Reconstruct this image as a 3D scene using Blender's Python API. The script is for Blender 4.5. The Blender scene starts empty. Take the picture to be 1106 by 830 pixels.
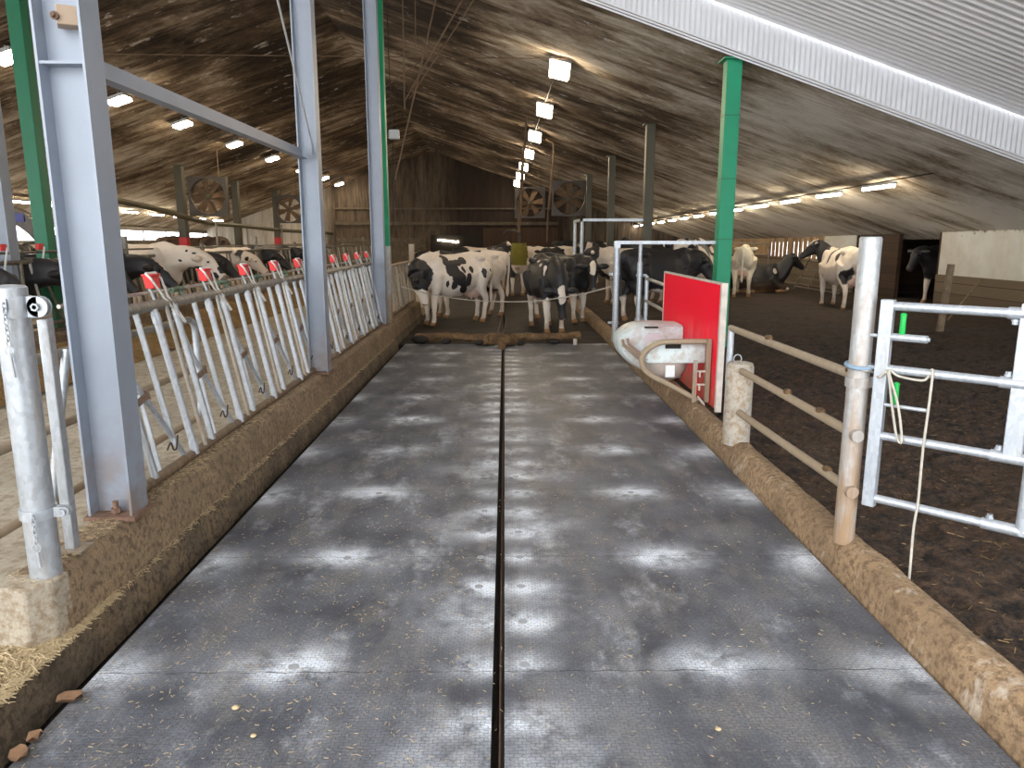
import bpy, bmesh, math, random
from mathutils import Vector, Matrix, noise as mnoise
C = bpy.context.scene.collection
SC = bpy.context.scene
PI = math.pi
rnd = random.Random(7)

# ------------------------------------------------------------------ node helpers
def lin(c):
    return tuple((v/12.92 if v <= .04045 else ((v+.055)/1.055)**2.4) for v in c)
def rgb(r, g, b): return lin((r/255, g/255, b/255)) + (1,)

class NT:
    def __init__(s, name):
        s.m = bpy.data.materials.new(name); s.m.use_nodes = True
        s.t = s.m.node_tree; s.n = s.t.nodes; s.l = s.t.links
        s.b = s.n['Principled BSDF']
        s._oc = None
    def new(s, typ, **kw):
        n = s.n.new(typ)
        for k, v in kw.items(): setattr(n, k, v)
        return n
    def put(s, sock, v):
        if isinstance(v, bpy.types.NodeSocket): s.l.new(v, sock)
        elif isinstance(v, (int, float)) and hasattr(sock.default_value, '__len__'):
            sock.default_value = [v]*len(sock.default_value)
        else: sock.default_value = v
    def obj(s):
        if s._oc is None: s._oc = s.new('ShaderNodeTexCoord').outputs['Object']
        return s._oc
    def pos(s):
        return s.new('ShaderNodeNewGeometry').outputs['Position']
    def vscale(s, v, sc, off=(0,0,0)):
        m = s.new('ShaderNodeMapping'); s.put(m.inputs['Vector'], v)
        m.inputs['Scale'].default_value = sc; m.inputs['Location'].default_value = off
        return m.outputs[0]
    def noise(s, v, scale=5, detail=4, rough=.55, dist=0):
        n = s.new('ShaderNodeTexNoise'); s.put(n.inputs['Vector'], v)
        n.inputs['Scale'].default_value = scale; n.inputs['Detail'].default_value = detail
        n.inputs['Roughness'].default_value = rough; n.inputs['Distortion'].default_value = dist
        return n.outputs['Fac']
    def voro(s, v, scale=5, feature='F1', out='Distance', rand=1.0):
        n = s.new('ShaderNodeTexVoronoi', feature=feature); s.put(n.inputs['Vector'], v)
        n.inputs['Scale'].default_value = scale; n.inputs['Randomness'].default_value = rand
        return n.outputs[out]
    def ramp(s, f, stops):
        n = s.new('ShaderNodeValToRGB'); s.put(n.inputs[0], f)
        e = n.color_ramp.elements
        while len(e) < len(stops): e.new(.5)
        for i, (p, c) in enumerate(stops):
            e[i].position = p
            e[i].color = c if hasattr(c, '__len__') else (c, c, c, 1)
        return n.outputs[0]
    def mr(s, f, a, b, c=0., d=1.):
        n = s.new('ShaderNodeMapRange'); s.put(n.inputs[0], f)
        for i, v in enumerate((a, b, c, d)): n.inputs[i+1].default_value = v
        return n.outputs[0]
    def math(s, op, a, b=0., c=None, clamp=False):
        n = s.new('ShaderNodeMath', operation=op); n.use_clamp = clamp
        s.put(n.inputs[0], a); s.put(n.inputs[1], b)
        if c is not None: s.put(n.inputs[2], c)
        return n.outputs[0]
    def vm(s, op, a, b=(0,0,0)):
        n = s.new('ShaderNodeVectorMath', operation=op); s.put(n.inputs[0], a)
        if op != 'LENGTH': s.put(n.inputs[1], b)
        return n.outputs['Value'] if op in ('LENGTH', 'DISTANCE') else n.outputs[0]
    def mix(s, f, a, b, bt='MIX'):
        n = s.new('ShaderNodeMix', data_type='RGBA', blend_type=bt)
        s.put(n.inputs[0], f); s.put(n.inputs[6], a); s.put(n.inputs[7], b)
        return n.outputs[2]
    def sep(s, v):
        n = s.new('ShaderNodeSeparateXYZ'); s.put(n.inputs[0], v); return n.outputs
    def bump(s, h, strength=.5, dist=.01):
        n = s.new('ShaderNodeBump'); s.put(n.inputs['Height'], h)
        n.inputs['Strength'].default_value = strength; n.inputs['Distance'].default_value = dist
        s.l.new(n.outputs[0], s.b.inputs['Normal'])
    def fin(s, col=None, rough=None, metal=None, spec=None):
        if col is not None: s.put(s.b.inputs['Base Color'], col)
        if rough is not None: s.put(s.b.inputs['Roughness'], rough)
        if metal is not None: s.put(s.b.inputs['Metallic'], metal)
        if spec is not None: s.put(s.b.inputs['Specular IOR Level'], spec)
        return s.m

M = {}
def simple(name, col, rough=.6, metal=0, var=.12, scale=6, spec=None, bump=0):
    t = NT(name); f = t.noise(t.obj(), scale, 5)
    c = t.mix(t.mr(f, .3, .7), tuple(v*(1-var) for v in col[:3])+(1,), tuple(min(1, v*(1+var)) for v in col[:3])+(1,))
    if bump: t.bump(f, bump, .01)
    M[name] = t.fin(c, rough, metal, spec); return M[name]

def galv(name, base, dirt, dirt_amt, zlo=0., zhi=1.):
    """galvanised steel; spangle plus dried slurry which gets thicker towards the ground (world height zlo..zhi)"""
    t = NT(name); p = t.pos()
    sp = t.voro(t.vscale(p, (1,1,.6)), 60, out='Color')
    spv = t.mr(t.sep(sp)[0], 0, 1, .86, 1.08)
    c = t.vm('MULTIPLY', base[:3], (1,1,1)); c = t.mix(1., base, spv, 'MULTIPLY')
    streak = t.noise(t.vscale(p, (9,9,1.6)), 2.4, 5, .6)
    z = t.sep(p)[2]
    up = t.mr(z, zlo, zhi, dirt_amt, 0.)
    m = t.math('ADD', t.mr(streak, .35, .7, -.35, .35), up, clamp=True)
    c = t.mix(m, c, dirt)
    M[name] = t.fin(c, t.math('ADD', t.math('MULTIPLY', m, .35), .42), t.math('MULTIPLY', t.math('SUBTRACT', 1., m), .55))
    t.bump(streak, .15, .005)
    return M[name]
galv('galv', rgb(176,182,188), rgb(146,130,108), .40, .1, .7)
galv('galv_clean', rgb(184,190,197), rgb(160,150,135), .05, 0, .5)
galv('galv_dirty', rgb(170,168,162), rgb(146,126,102), .8, .3, 1.25)
galv('galv_post', rgb(176,180,182), rgb(146,120,92), 1.0, .2, 1.6)
galv('rail_mud', rgb(172,162,148), rgb(152,134,110), 1.0, .9, 2.2)
galv('rail_top', rgb(150,146,138), rgb(110,98,80), .55, 1.0, 2.0)
galv('pipe_far', rgb(128,122,112), rgb(84,72,58), .5, .6, 1.8)
galv('kerb_rail', rgb(140,124,104), rgb(108,90,70), 1.0, .2, 1.2)
galv('dark_steel', rgb(72,66,60), rgb(60,48,36), .6, 1.0, 2.0)

def col_paint(name, base, worn, rust_amt=.35):
    t = NT(name); p = t.pos()
    f = t.noise(p, 5, 6, .6); g = t.noise(t.vscale(p, (14,14,2)), 3, 6, .7)
    c = t.mix(t.mr(f, .35, .65, 0, .35), base, tuple(v*.8 for v in base[:3])+(1,))
    c = t.mix(t.mr(g, .62, .75, 0, rust_amt), c, worn)
    z = t.sep(p)[2]
    low = t.math('MULTIPLY', t.mr(z, .35, 1.0, 1., 0.), t.mr(f, .4, .6))
    c = t.mix(t.math('MULTIPLY', low, .7), c, rgb(128,100,74))
    M[name] = t.fin(c, .5, 0.); return M[name]
col_paint('column_grey', rgb(142,151,164), rgb(140,128,118))
col_paint('green_paint', rgb(0,146,104), rgb(96,92,60), .8)
col_paint('green_dirty', rgb(22,118,84), rgb(90,76,54), 1.)
col_paint('post_brown', rgb(74,70,52), rgb(54,44,34), .9)
col_paint('red_paint', rgb(190,40,44), rgb(96,66,54), .7)

t = NT('red_board'); p = t.pos()
f = t.noise(t.vscale(p, (6,6,.8)), 3, 6, .6); g = t.noise(p, 9, 8, .75)
z = t.sep(p)[2]
c = t.mix(t.mr(g, .66, .8, 0, .5), rgb(255,4,50), rgb(240,150,150))
c = t.mix(t.math('MULTIPLY', t.mr(z, .5, 1.0, .75, 0), t.mr(f, .42, .62)), c, rgb(214,128,122))
c = t.mix(t.math('MULTIPLY', t.mr(z, .2, .62, .9, 0), t.mr(f, .35, .6)), c, rgb(172,112,84))
M['red_board'] = t.fin(c, .6, 0., .2)
simple('board_edge', rgb(196,186,176), .6, var=.2, scale=9)
simple('catch_red', rgb(214,52,52), .45, var=.12, scale=30)
simple('catch_white', rgb(214,214,210), .5)
t = NT('trough_plastic'); p = t.pos()
g = t.noise(p, 7, 8, .7); g2 = t.noise(p, 40, 3, .6)
c = t.mix(t.mr(g, .45, .68), rgb(208,220,220), rgb(182,174,162))
c = t.mix(t.mr(g2, .66, .72), c, rgb(120,92,66))
M['trough'] = t.fin(c, .5)
simple('panel_grey', rgb(208,202,206), .5, var=.06)
simple('bowl_grey', rgb(158,146,136), .45, var=.15, scale=9)
simple('label_white', rgb(214,216,216), .5, var=.04, scale=50)
simple('black_rubber', rgb(22,20,19), .6)
simple('dark_hole', rgb(30,26,22), .9)
simple('collar_brown', rgb(122,100,84), .7, var=.3, scale=30)
simple('rust', rgb(116,90,74), .9, var=.3, scale=25, bump=.4)
simple('slot_rust', rgb(92,66,48), .9, var=.3, scale=25)
simple('rod_rust', rgb(98,78,58), .8, var=.25)
simple('bolt_grey', rgb(150,152,156), .6)
simple('rope', rgb(176,170,158), .9, var=.12, scale=40, bump=.3)
simple('rope_blue', rgb(128,150,168), .9, var=.12, scale=40)
simple('lug_green', rgb(88,112,92), .6, var=.2)
simple('green_grip', rgb(30,170,76), .4, var=.08)
simple('wood_old', rgb(120,104,84), .9, var=.25, scale=12)
simple('yard_concrete', rgb(236,234,230), .9, var=.04, scale=1)
simple('leaf', rgb(136,104,78), .8, var=.25, scale=25)
simple('straw', rgb(186,166,130), .8, var=.25, scale=30)
simple('straw_dark', rgb(150,122,80), .8, var=.3, scale=30)
simple('yellow_drum', rgb(198,170,30), .5, var=.1)
simple('blue_label', rgb(46,52,120), .5)
simple('eye', rgb(12,10,10), .15)
simple('ear_tag', rgb(226,196,60), .5)
simple('device', rgb(158,160,158), .5, var=.05)
simple('sensor_box', rgb(158,138,118), .6, var=.1)
simple('cable_black', rgb(34,30,26), .7)
simple('daylight_sheet', rgb(176,170,160), .8)

t = NT('brush_bristle'); p = t.obj()
f = t.noise(t.vscale(p, (30,30,6)), 4, 4)
t.bump(f, .9, .03); M['bristle'] = t.fin(t.mix(t.mr(f, .35, .65), rgb(84,80,26), rgb(158,146,50)), .8)

# rubber matting: moulded stud pattern, chalk-pale scuffs round every fixing bolt, seams
t = NT('rubber_mat'); p = t.pos(); X, Y, Z = t.sep(p)
wob = t.noise(p, 9, 4, .7); wob2 = t.noise(t.vscale(p, (1,1,1), (7,3,0)), 8, 4, .7)

cmb = t.new('ShaderNodeCombineXYZ')
t.put(cmb.inputs[0], t.math('ADD', X, t.math('MULTIPLY', t.math('SUBTRACT', wob, .5), .03)))
t.put(cmb.inputs[1], t.math('ADD', Y, t.math('MULTIPLY', t.math('SUBTRACT', wob2, .5), .05)))
bk = t.new('ShaderNodeTexBrick'); t.put(bk.inputs['Vector'], cmb.outputs[0])
bk.inputs['Scale'].default_value = 1; bk.inputs['Brick Width'].default_value = .030
bk.inputs['Row Height'].default_value = .0155; bk.inputs['Mortar Size'].default_value = .0022
bk.inputs['Mortar Smooth'].default_value = .6
bk.offset_frequency = 2
stud = bk.outputs['Fac']
n1 = t.noise(p, 2.2, 6, .6); n2 = t.noise(p, 14, 6, .7); n3 = t.noise(t.vscale(p, (1,.45,1)), 5, 5, .6)
c = t.mix(t.mr(n1, .38, .62), rgb(68,71,80), rgb(114,117,124))
c = t.mix(t.mr(n3, .48, .62, 0, .45), c, rgb(140,136,130))
c = t.mix(t.mr(n2, .58, .72, 0, .6), c, rgb(168,156,138))
spk = t.noise(p, 70, 5, .8)
c = t.mix(t.mr(spk, .44, .58, 0, .5), c, rgb(56,56,60))
c = t.mix(t.math('MULTIPLY', stud, t.mr(n2, .35, .6, .25, .65)), c, rgb(54,54,58))
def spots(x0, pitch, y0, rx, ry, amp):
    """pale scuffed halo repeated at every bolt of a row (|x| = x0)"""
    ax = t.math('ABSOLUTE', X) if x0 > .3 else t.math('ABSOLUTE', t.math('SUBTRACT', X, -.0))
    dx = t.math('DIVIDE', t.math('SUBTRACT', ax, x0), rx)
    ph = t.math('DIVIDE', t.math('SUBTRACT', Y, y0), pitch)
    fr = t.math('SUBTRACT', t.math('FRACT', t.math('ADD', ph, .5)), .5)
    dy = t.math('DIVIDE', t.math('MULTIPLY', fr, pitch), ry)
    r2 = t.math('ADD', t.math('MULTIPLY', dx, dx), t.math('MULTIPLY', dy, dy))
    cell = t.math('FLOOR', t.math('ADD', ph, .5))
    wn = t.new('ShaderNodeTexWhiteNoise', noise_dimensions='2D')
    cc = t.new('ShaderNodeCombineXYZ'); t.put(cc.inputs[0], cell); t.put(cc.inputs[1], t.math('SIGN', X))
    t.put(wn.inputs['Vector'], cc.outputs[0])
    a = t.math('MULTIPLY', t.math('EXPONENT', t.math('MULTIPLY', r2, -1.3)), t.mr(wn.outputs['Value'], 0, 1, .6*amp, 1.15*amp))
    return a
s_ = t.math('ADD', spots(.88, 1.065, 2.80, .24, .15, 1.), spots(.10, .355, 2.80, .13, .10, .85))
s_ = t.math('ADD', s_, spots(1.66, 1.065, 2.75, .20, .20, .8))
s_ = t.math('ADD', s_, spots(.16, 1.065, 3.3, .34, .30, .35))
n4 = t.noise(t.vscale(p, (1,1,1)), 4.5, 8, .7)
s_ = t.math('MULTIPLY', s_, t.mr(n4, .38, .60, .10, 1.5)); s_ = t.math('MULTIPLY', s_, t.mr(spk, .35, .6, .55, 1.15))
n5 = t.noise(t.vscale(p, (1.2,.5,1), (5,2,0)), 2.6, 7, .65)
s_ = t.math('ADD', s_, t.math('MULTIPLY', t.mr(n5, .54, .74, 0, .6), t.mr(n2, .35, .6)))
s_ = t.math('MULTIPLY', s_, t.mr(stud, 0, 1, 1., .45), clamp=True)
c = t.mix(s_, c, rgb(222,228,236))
# seams between mats
fy = t.math('ABSOLUTE', t.math('SUBTRACT', t.math('FRACT', t.math('ADD', t.math('DIVIDE', t.math('SUBTRACT', t.math('ADD', Y, t.math('MULTIPLY', t.math('SINE', t.math('MULTIPLY', X, 40.)), .004)), 2.76), 1.12), .5)), .5))
seam = t.math('LESS_THAN', fy, .0035)
c = t.mix(t.math('MULTIPLY', seam, t.mr(n2, .4, .6, .1, .8)), c, rgb(20,20,22))
t.bump(t.math('SUBTRACT', t.math('MULTIPLY', t.math('SUBTRACT', 1., stud), 1.), t.math('MULTIPLY', seam, 2.)), .55, .004)
M['rubber'] = t.fin(c, t.mr(n1, .3, .7, .45, .65), 0., .4)

# manured concrete kerb
def mud_conc(name, a, b, d, sc=1., wht=None):
    t = NT(name); p = t.pos()
    f = t.noise(p, 3*sc, 8, .65); g = t.noise(p, 28*sc, 6, .7); h = t.noise(p, 90, 5, .8)
    c = t.mix(t.mr(f, .40, .60), a, b)
    c = t.mix(t.mr(g, .47, .60, 0, .85), c, d)
    c = t.mix(t.mr(h, .42, .62, 0, .45), c, d)
    if wht:
        w = t.noise(t.vscale(p, (3,3,1.2), (4,1,0)), 3, 6, .7)
        c = t.mix(t.mr(w, .58, .70, 0, .8), c, wht)
    t.bump(t.math('ADD', t.math('ADD', g, t.math('MULTIPLY', f, 1.5)), t.math('MULTIPLY', h, .5)), .5, .02)
    M[name] = t.fin(c, .85); return M[name]
mud_conc('kerb_left', rgb(130,112,88), rgb(162,138,108), rgb(92,76,58))
mud_conc('kerb_step', rgb(96,84,68), rgb(134,114,88), rgb(60,52,42))
mud_conc('kerb_right', rgb(142,118,90), rgb(170,142,108), rgb(104,82,60), 1., rgb(200,186,168))
mud_conc('kerb_end', rgb(168,158,142), rgb(186,176,158), rgb(138,120,96))
mud_conc('feed_floor', rgb(160,150,134), rgb(184,174,156), rgb(134,120,98), .5)
mud_conc('alley_far', rgb(32,26,21), rgb(62,48,34), rgb(22,18,14))
mud_conc('ditch', rgb(20,17,14), rgb(34,28,23), rgb(14,12,10))
mud_conc('manure', rgb(108,82,54), rgb(146,114,76), rgb(66,48,32), 2)
mud_conc('feed_heap', rgb(128,98,52), rgb(160,126,72), rgb(84,62,32), 2)
mud_conc('conc_post', rgb(176,170,160), rgb(188,180,166), rgb(150,128,100), .7, rgb(150,170,186))
mud_conc('wall_dirty', rgb(86,78,66), rgb(112,102,88), rgb(60,52,42), .6)

t = NT('bedding'); p = t.pos()
f = t.noise(p, 1.1, 7, .65); g = t.noise(p, 11, 8, .72); s1 = t.noise(t.vscale(p, (3,40,10)), 3, 4, .6); s2 = t.noise(t.vscale(p, (38,4,10)), 3, 4, .6)
g3 = t.noise(p, 30, 6, .8); ck = t.voro(p, 17, out='Distance')
c = t.mix(t.mr(g, .38, .62), rgb(30,23,18), rgb(112,86,64))
c = t.mix(t.mr(f, .50, .66, 0, .6), c, rgb(112,84,58))
c = t.mix(t.mr(g3, .48, .62, 0, .75), c, rgb(26,20,16))
c = t.mix(t.math('MULTIPLY', t.mr(t.sep(p)[1], 5, 12), .45), c, rgb(36,28,22))
st = t.math('MAXIMUM', t.mr(s1, .66, .72), t.mr(s2, .66, .72))
c = t.mix(t.math('MULTIPLY', st, .35), c, rgb(150,120,82))
t.bump(t.math('ADD', t.math('ADD', g, t.math('MULTIPLY', g3, .5)), t.math('MULTIPLY', ck, -.35)), 1., .10)
M['bedding'] = t.fin(c, .9)

# roofs
def roof_mat(name):
    t = NT(name); p = t.pos(); X, Y, Z = t.sep(p)
    st = t.noise(t.vscale(p, (.45,1.7,.45)), 1.1, 9, .70, .5)
    st2 = t.noise(t.vscale(p, (.7,3.0,.7), (3,7,0)), 1.7, 7, .7)
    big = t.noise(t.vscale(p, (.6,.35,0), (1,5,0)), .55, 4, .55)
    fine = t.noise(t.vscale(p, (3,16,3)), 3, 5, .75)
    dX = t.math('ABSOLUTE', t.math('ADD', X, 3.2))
    # soot and dust thickest along the ridge; daylight from openings painted in as paler slopes
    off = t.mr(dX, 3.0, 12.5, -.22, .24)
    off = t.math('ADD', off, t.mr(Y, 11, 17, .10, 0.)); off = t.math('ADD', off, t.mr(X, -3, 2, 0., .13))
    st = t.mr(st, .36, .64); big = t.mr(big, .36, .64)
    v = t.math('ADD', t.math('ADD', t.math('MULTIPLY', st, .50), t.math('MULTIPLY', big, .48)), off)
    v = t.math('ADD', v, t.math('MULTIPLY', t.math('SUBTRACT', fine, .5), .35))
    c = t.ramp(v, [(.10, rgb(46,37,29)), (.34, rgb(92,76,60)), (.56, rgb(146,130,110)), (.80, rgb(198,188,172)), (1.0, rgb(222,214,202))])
    # bare flakes where the dirt has dropped off
    fl = t.mr(st2, .60, .66)
    fl = t.math('MULTIPLY', fl, t.mr(fine, .35, .5))
    c = t.mix(t.math('MULTIPLY', fl, .75), c, rgb(220,214,204))
    M[name] = t.fin(c, .85); return M[name]
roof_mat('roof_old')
simple('roof_white', rgb(244,245,247), .5, var=.03, scale=2)
simple('fascia_white', rgb(222,224,228), .5, var=.03, scale=2)
t = NT('gable_sheet'); p = t.pos(); X, Y, Z = t.sep(p)
f = t.noise(t.vscale(p, (3,3,.5)), 1.4, 7, .65); g = t.noise(p, .5, 4)
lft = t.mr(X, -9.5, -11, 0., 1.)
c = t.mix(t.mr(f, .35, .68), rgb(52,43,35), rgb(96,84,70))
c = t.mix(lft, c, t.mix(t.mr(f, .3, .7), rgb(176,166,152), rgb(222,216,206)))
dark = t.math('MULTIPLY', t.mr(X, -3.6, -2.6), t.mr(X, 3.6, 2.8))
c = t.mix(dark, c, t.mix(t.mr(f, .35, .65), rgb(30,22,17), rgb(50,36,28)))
w = t.new('ShaderNodeTexWave'); t.put(w.inputs['Vector'], p); w.inputs['Scale'].default_value = 2.0
t.bump(w.outputs['Fac'], .5, .03)
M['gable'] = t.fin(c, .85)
def boards(name, a, b, axis, pitch, gap=.06):
    t = NT(name); p = t.pos(); S = t.sep(p)
    q = t.math('DIVIDE', S[axis], pitch); fr = t.math('FRACT', q)
    line = t.math('LESS_THAN', fr, gap)
    wn = t.new('ShaderNodeTexWhiteNoise', noise_dimensions='1D'); t.put(wn.inputs['W'], t.math('FLOOR', q))
    f = t.noise(t.vscale(p, (6,6,.8) if axis != 2 else (.8,.8,7)), 2, 6, .65)
    c = t.mix(t.math('MULTIPLY', t.math('ADD', wn.outputs['Value'], f), .5), a, b)
    c = t.mix(t.math('MULTIPLY', line, .85), c, rgb(26,20,15))
    t.bump(t.math('SUBTRACT', f, line), .4, .01)
    M[name] = t.fin(c, .85); return M[name]
boards('boards_tan', rgb(122,96,66), rgb(168,140,104), 1, .22)
boards('boards_brown', rgb(44,31,23), rgb(74,53,38), 2, .2)
boards('sleepers', rgb(80,68,54), rgb(116,102,84), 2, .24)
boards('planks_dark', rgb(52,38,28), rgb(78,56,40), 0, .2)
t = NT('white_panel'); p = t.pos()
f = t.noise(p, 1.6, 6, .6); g = t.noise(t.vscale(p, (1,1.2,1.6)), 4, 8, .72); z = t.sep(p)[2]
c = t.mix(t.mr(f, .35, .65), rgb(204,204,200), rgb(186,182,172))
top = t.math('ADD', t.mr(z, 1.66, 1.98, -.35, .28), t.mr(g, .35, .65, -.2, .3), clamp=True)
c = t.mix(t.mr(top, .12, .32), c, rgb(96,80,64))
M['white_panel'] = t.fin(c, .7)

def emit(name, col, s):
    t = NT(name); t.b.inputs['Base Color'].default_value = (.8,.8,.8,1)
    t.b.inputs['Emission Color'].default_value = col; t.b.inputs['Emission Strength'].default_value = s
    M[name] = t.m
emit('lamp_warm', (1., .80, .55, 1), 120)
emit('tube_warm', (1., .86, .64, 1), 70)

# ------------------------------------------------------------------ mesh builder
class MB:
    def __init__(s): s.v = []; s.f = []
    def add(s, vs, fs):
        o = len(s.v); s.v += [Vector(v) for v in vs]; s.f += [tuple(i+o for i in f) for f in fs]; return s
    def box(s, a, b, rot=None, piv=None):
        x0,y0,z0 = a; x1,y1,z1 = b
        vs = [Vector(q) for q in ((x0,y0,z0),(x1,y0,z0),(x1,y1,z0),(x0,y1,z0),(x0,y0,z1),(x1,y0,z1),(x1,y1,z1),(x0,y1,z1))]
        if rot is not None:
            pv = Vector(piv) if piv is not None else Vector(((x0+x1)/2,(y0+y1)/2,(z0+z1)/2))
            vs = [rot @ (q-pv) + pv for q in vs]
        return s.add(vs, [(0,3,2,1),(4,5,6,7),(0,1,5,4),(1,2,6,5),(2,3,7,6),(3,0,4,7)])
    def beam(s, p, q, w, h, up=(0,0,1)):
        """rectangular bar from p to q, w across, h along up"""
        p, q = Vector(p), Vector(q); d = (q-p).normalized(); u = Vector(up)
        x = d.cross(u)
        if x.length < 1e-4: x = d.cross(Vector((1,0,0)))
        x.normalize(); u = x.cross(d)
        vs = [c + x*(sx*w/2) + u*(sz*h/2) for c in (p, q) for sx, sz in ((-1,-1),(1,-1),(1,1),(-1,1))]
        return s.add(vs, [(0,3,2,1),(4,5,6,7),(0,1,5,4),(1,2,6,5),(2,3,7,6),(3,0,4,7)])
    def tube(s, pts, r, n=10, cap=True, closed=False):
        pts = [Vector(p) for p in pts]; m = len(pts)
        rs = r if hasattr(r, '__len__') else [r]*m
        vs = []; ux = None
        for i, p in enumerate(pts):
            a = pts[i-1] if (i > 0 or closed) else p
            b = pts[(i+1) % m] if (i < m-1 or closed) else p
            d = (b-a).normalized()
            if ux is None:
                ux = d.orthogonal().normalized()
            ux = (ux - d*ux.dot(d)).normalized(); uy = d.cross(ux)
            for k in range(n):
                an = 2*PI*k/n; vs.append(p + (ux*math.cos(an) + uy*math.sin(an))*rs[i])
        fs = []
        for i in range(m if closed else m-1):
            j = (i+1) % m
            for k in range(n):
                k2 = (k+1) % n; fs.append((i*n+k, i*n+k2, j*n+k2, j*n+k))
        if cap and not closed:
            fs.append(tuple(range(n-1, -1, -1))); fs.append(tuple((m-1)*n+k for k in range(n)))
        return s.add(vs, fs)
    def cyl(s, c, r, z0, z1, n=24, r1=None):
        return s.tube([(c[0], c[1], z0), (c[0], c[1], z1)], [r, r if r1 is None else r1], n)
    def lathe(s, c, prof, n=24, axis='z'):
        vs = []; m = len(prof)
        for r, h in prof:
            for k in range(n):
                a = 2*PI*k/n
                if axis == 'z': vs.append((c[0]+r*math.cos(a), c[1]+r*math.sin(a), c[2]+h))
                elif axis == 'y': vs.append((c[0]+r*math.cos(a), c[1]+h, c[2]+r*math.sin(a)))
                else: vs.append((c[0]+h, c[1]+r*math.cos(a), c[2]+r*math.sin(a)))
        fs = [(i*n+k, i*n+(k+1)%n, (i+1)*n+(k+1)%n, (i+1)*n+k) for i in range(m-1) for k in range(n)]
        fs.append(tuple(range(n))); fs.append(tuple((m-1)*n+k for k in range(n)))
        return s.add(vs, fs)
    def prism(s, poly, a, b):
        """polygon (list of 3-vectors) swept from offset a to offset b"""
        a, b = Vector(a), Vector(b); n = len(poly)
        vs = [Vector(p)+a for p in poly] + [Vector(p)+b for p in poly]
        return s.add(vs, [tuple(range(n-1,-1,-1)), tuple(range(n, 2*n))] + [(i, (i+1)%n, n+(i+1)%n, n+i) for i in range(n)])
    def loft(s, rings, cap=True):
        n = len(rings[0]); vs = [v for r in rings for v in r]; m = len(rings)
        fs = [(i*n+k, i*n+(k+1)%n, (i+1)*n+(k+1)%n, (i+1)*n+k) for i in range(m-1) for k in range(n)]
        if cap: fs += [tuple(range(n-1,-1,-1)), tuple((m-1)*n+k for k in range(n))]
        return s.add(vs, fs)
    def ell(s, c, r, n=14, m=9, rot=None):
        c = Vector(c); rings = []
        for i in range(m):
            a = PI*(i+.0)/(m-1); rr = max(math.sin(a), .02); zz = -math.cos(a)
            ring = []
            for k in range(n):
                q = Vector((r[0]*rr*math.cos(2*PI*k/n), r[1]*rr*math.sin(2*PI*k/n), r[2]*zz))
                if rot is not None: q = rot @ q
                ring.append(c+q)
            rings.append(ring)
        return s.loft(rings)
    def build(s, name, mat, parent=None, ang=35, bevel=0, world=True):
        me = bpy.data.meshes.new(name)
        off = Vector((0,0,0))
        if parent is not None and world: off = tot_loc(parent)
        me.from_pydata([tuple(v-off) for v in s.v], [], s.f)
        bm = bmesh.new(); bm.from_mesh(me); bmesh.ops.recalc_face_normals(bm, faces=bm.faces)
        bm.to_mesh(me); bm.free()
        if ang is not None:
            for p in me.polygons: p.use_smooth = True
            me.set_sharp_from_angle(angle=math.radians(ang))
        o = bpy.data.objects.new(name, me); C.objects.link(o)
        if mat: me.materials.append(M[mat] if isinstance(mat, str) else mat)
        if parent is not None: o.parent = parent
        if bevel:
            bv = o.modifiers.new('bevel', 'BEVEL'); bv.width = bevel; bv.segments = 2; bv.limit_method = 'ANGLE'
            bv.harden_normals = False
        return o
def tot_loc(o):
    v = Vector(o.location); p = o.parent
    while p is not None: v = v + Vector(p.location); p = p.parent
    return v
def tag(o, label=None, cat=None, group=None, kind=None):
    if label: o['label'] = label
    if cat: o['category'] = cat
    if group: o['group'] = group
    if kind: o['kind'] = kind
    return o
def thing(name, label, cat, loc=(0,0,0), group=None):
    o = bpy.data.objects.new(name, None); C.objects.link(o); o.location = loc; o.empty_display_size = .1
    return tag(o, label, cat, group)
def kids(o): return [c for c in bpy.data.objects if c.parent == o]
def copy_tree(o, parent=None):
    ch = kids(o); c = o.copy(); C.objects.link(c)
    c.parent = parent
    for k in ch: copy_tree(k, c)
    return c
ORD = ['nearest','second','third','fourth','fifth','sixth','seventh','eighth','ninth','tenth','eleventh','twelfth','thirteenth','fourteenth']
def bez(pts, n=8):
    """Catmull-Rom through points"""
    P = [Vector(p) for p in pts]; P = [2*P[0]-P[1]] + P + [2*P[-1]-P[-2]]; out = []
    for i in range(1, len(P)-2):
        for k in range(n):
            u = k/n; a, b, c, d = P[i-1:i+3]
            out.append(.5*((2*b) + (c-a)*u + (2*a-5*b+4*c-d)*u*u + (3*b-a-3*c+d)*u**3))
    out.append(P[-2]); return out

# ------------------------------------------------------------------ world, light, camera
w = bpy.data.worlds.new('World'); SC.world = w; w.use_nodes = True
bg = w.node_tree.nodes['Background']; bg.inputs[0].default_value = (.95, .97, 1.0, 1); bg.inputs[1].default_value = 5.4
cam = bpy.data.cameras.new('Camera'); co = bpy.data.objects.new('Camera', cam); C.objects.link(co)
cam.sensor_width = 36; cam.lens = 800*36/1106; cam.clip_end = 300
pit = math.atan(158/800); yaw = math.atan(8*math.cos(pit)/800)
co.location = (0, 0, 1.75); co.rotation_euler = (PI/2-pit, 0, -yaw); SC.camera = co
SC.view_settings.view_transform = 'Standard'; SC.view_settings.look = 'None'
SC.view_settings.gamma = 1; SC.view_settings.use_curve_mapping = False
SC.view_settings.exposure = 0.14
try:
    SC.cycles.use_denoising = True; SC.cycles.max_bounces = 7; SC.cycles.diffuse_bounces = 4
    SC.cycles.sample_clamp_indirect = 6
except Exception: pass

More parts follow.
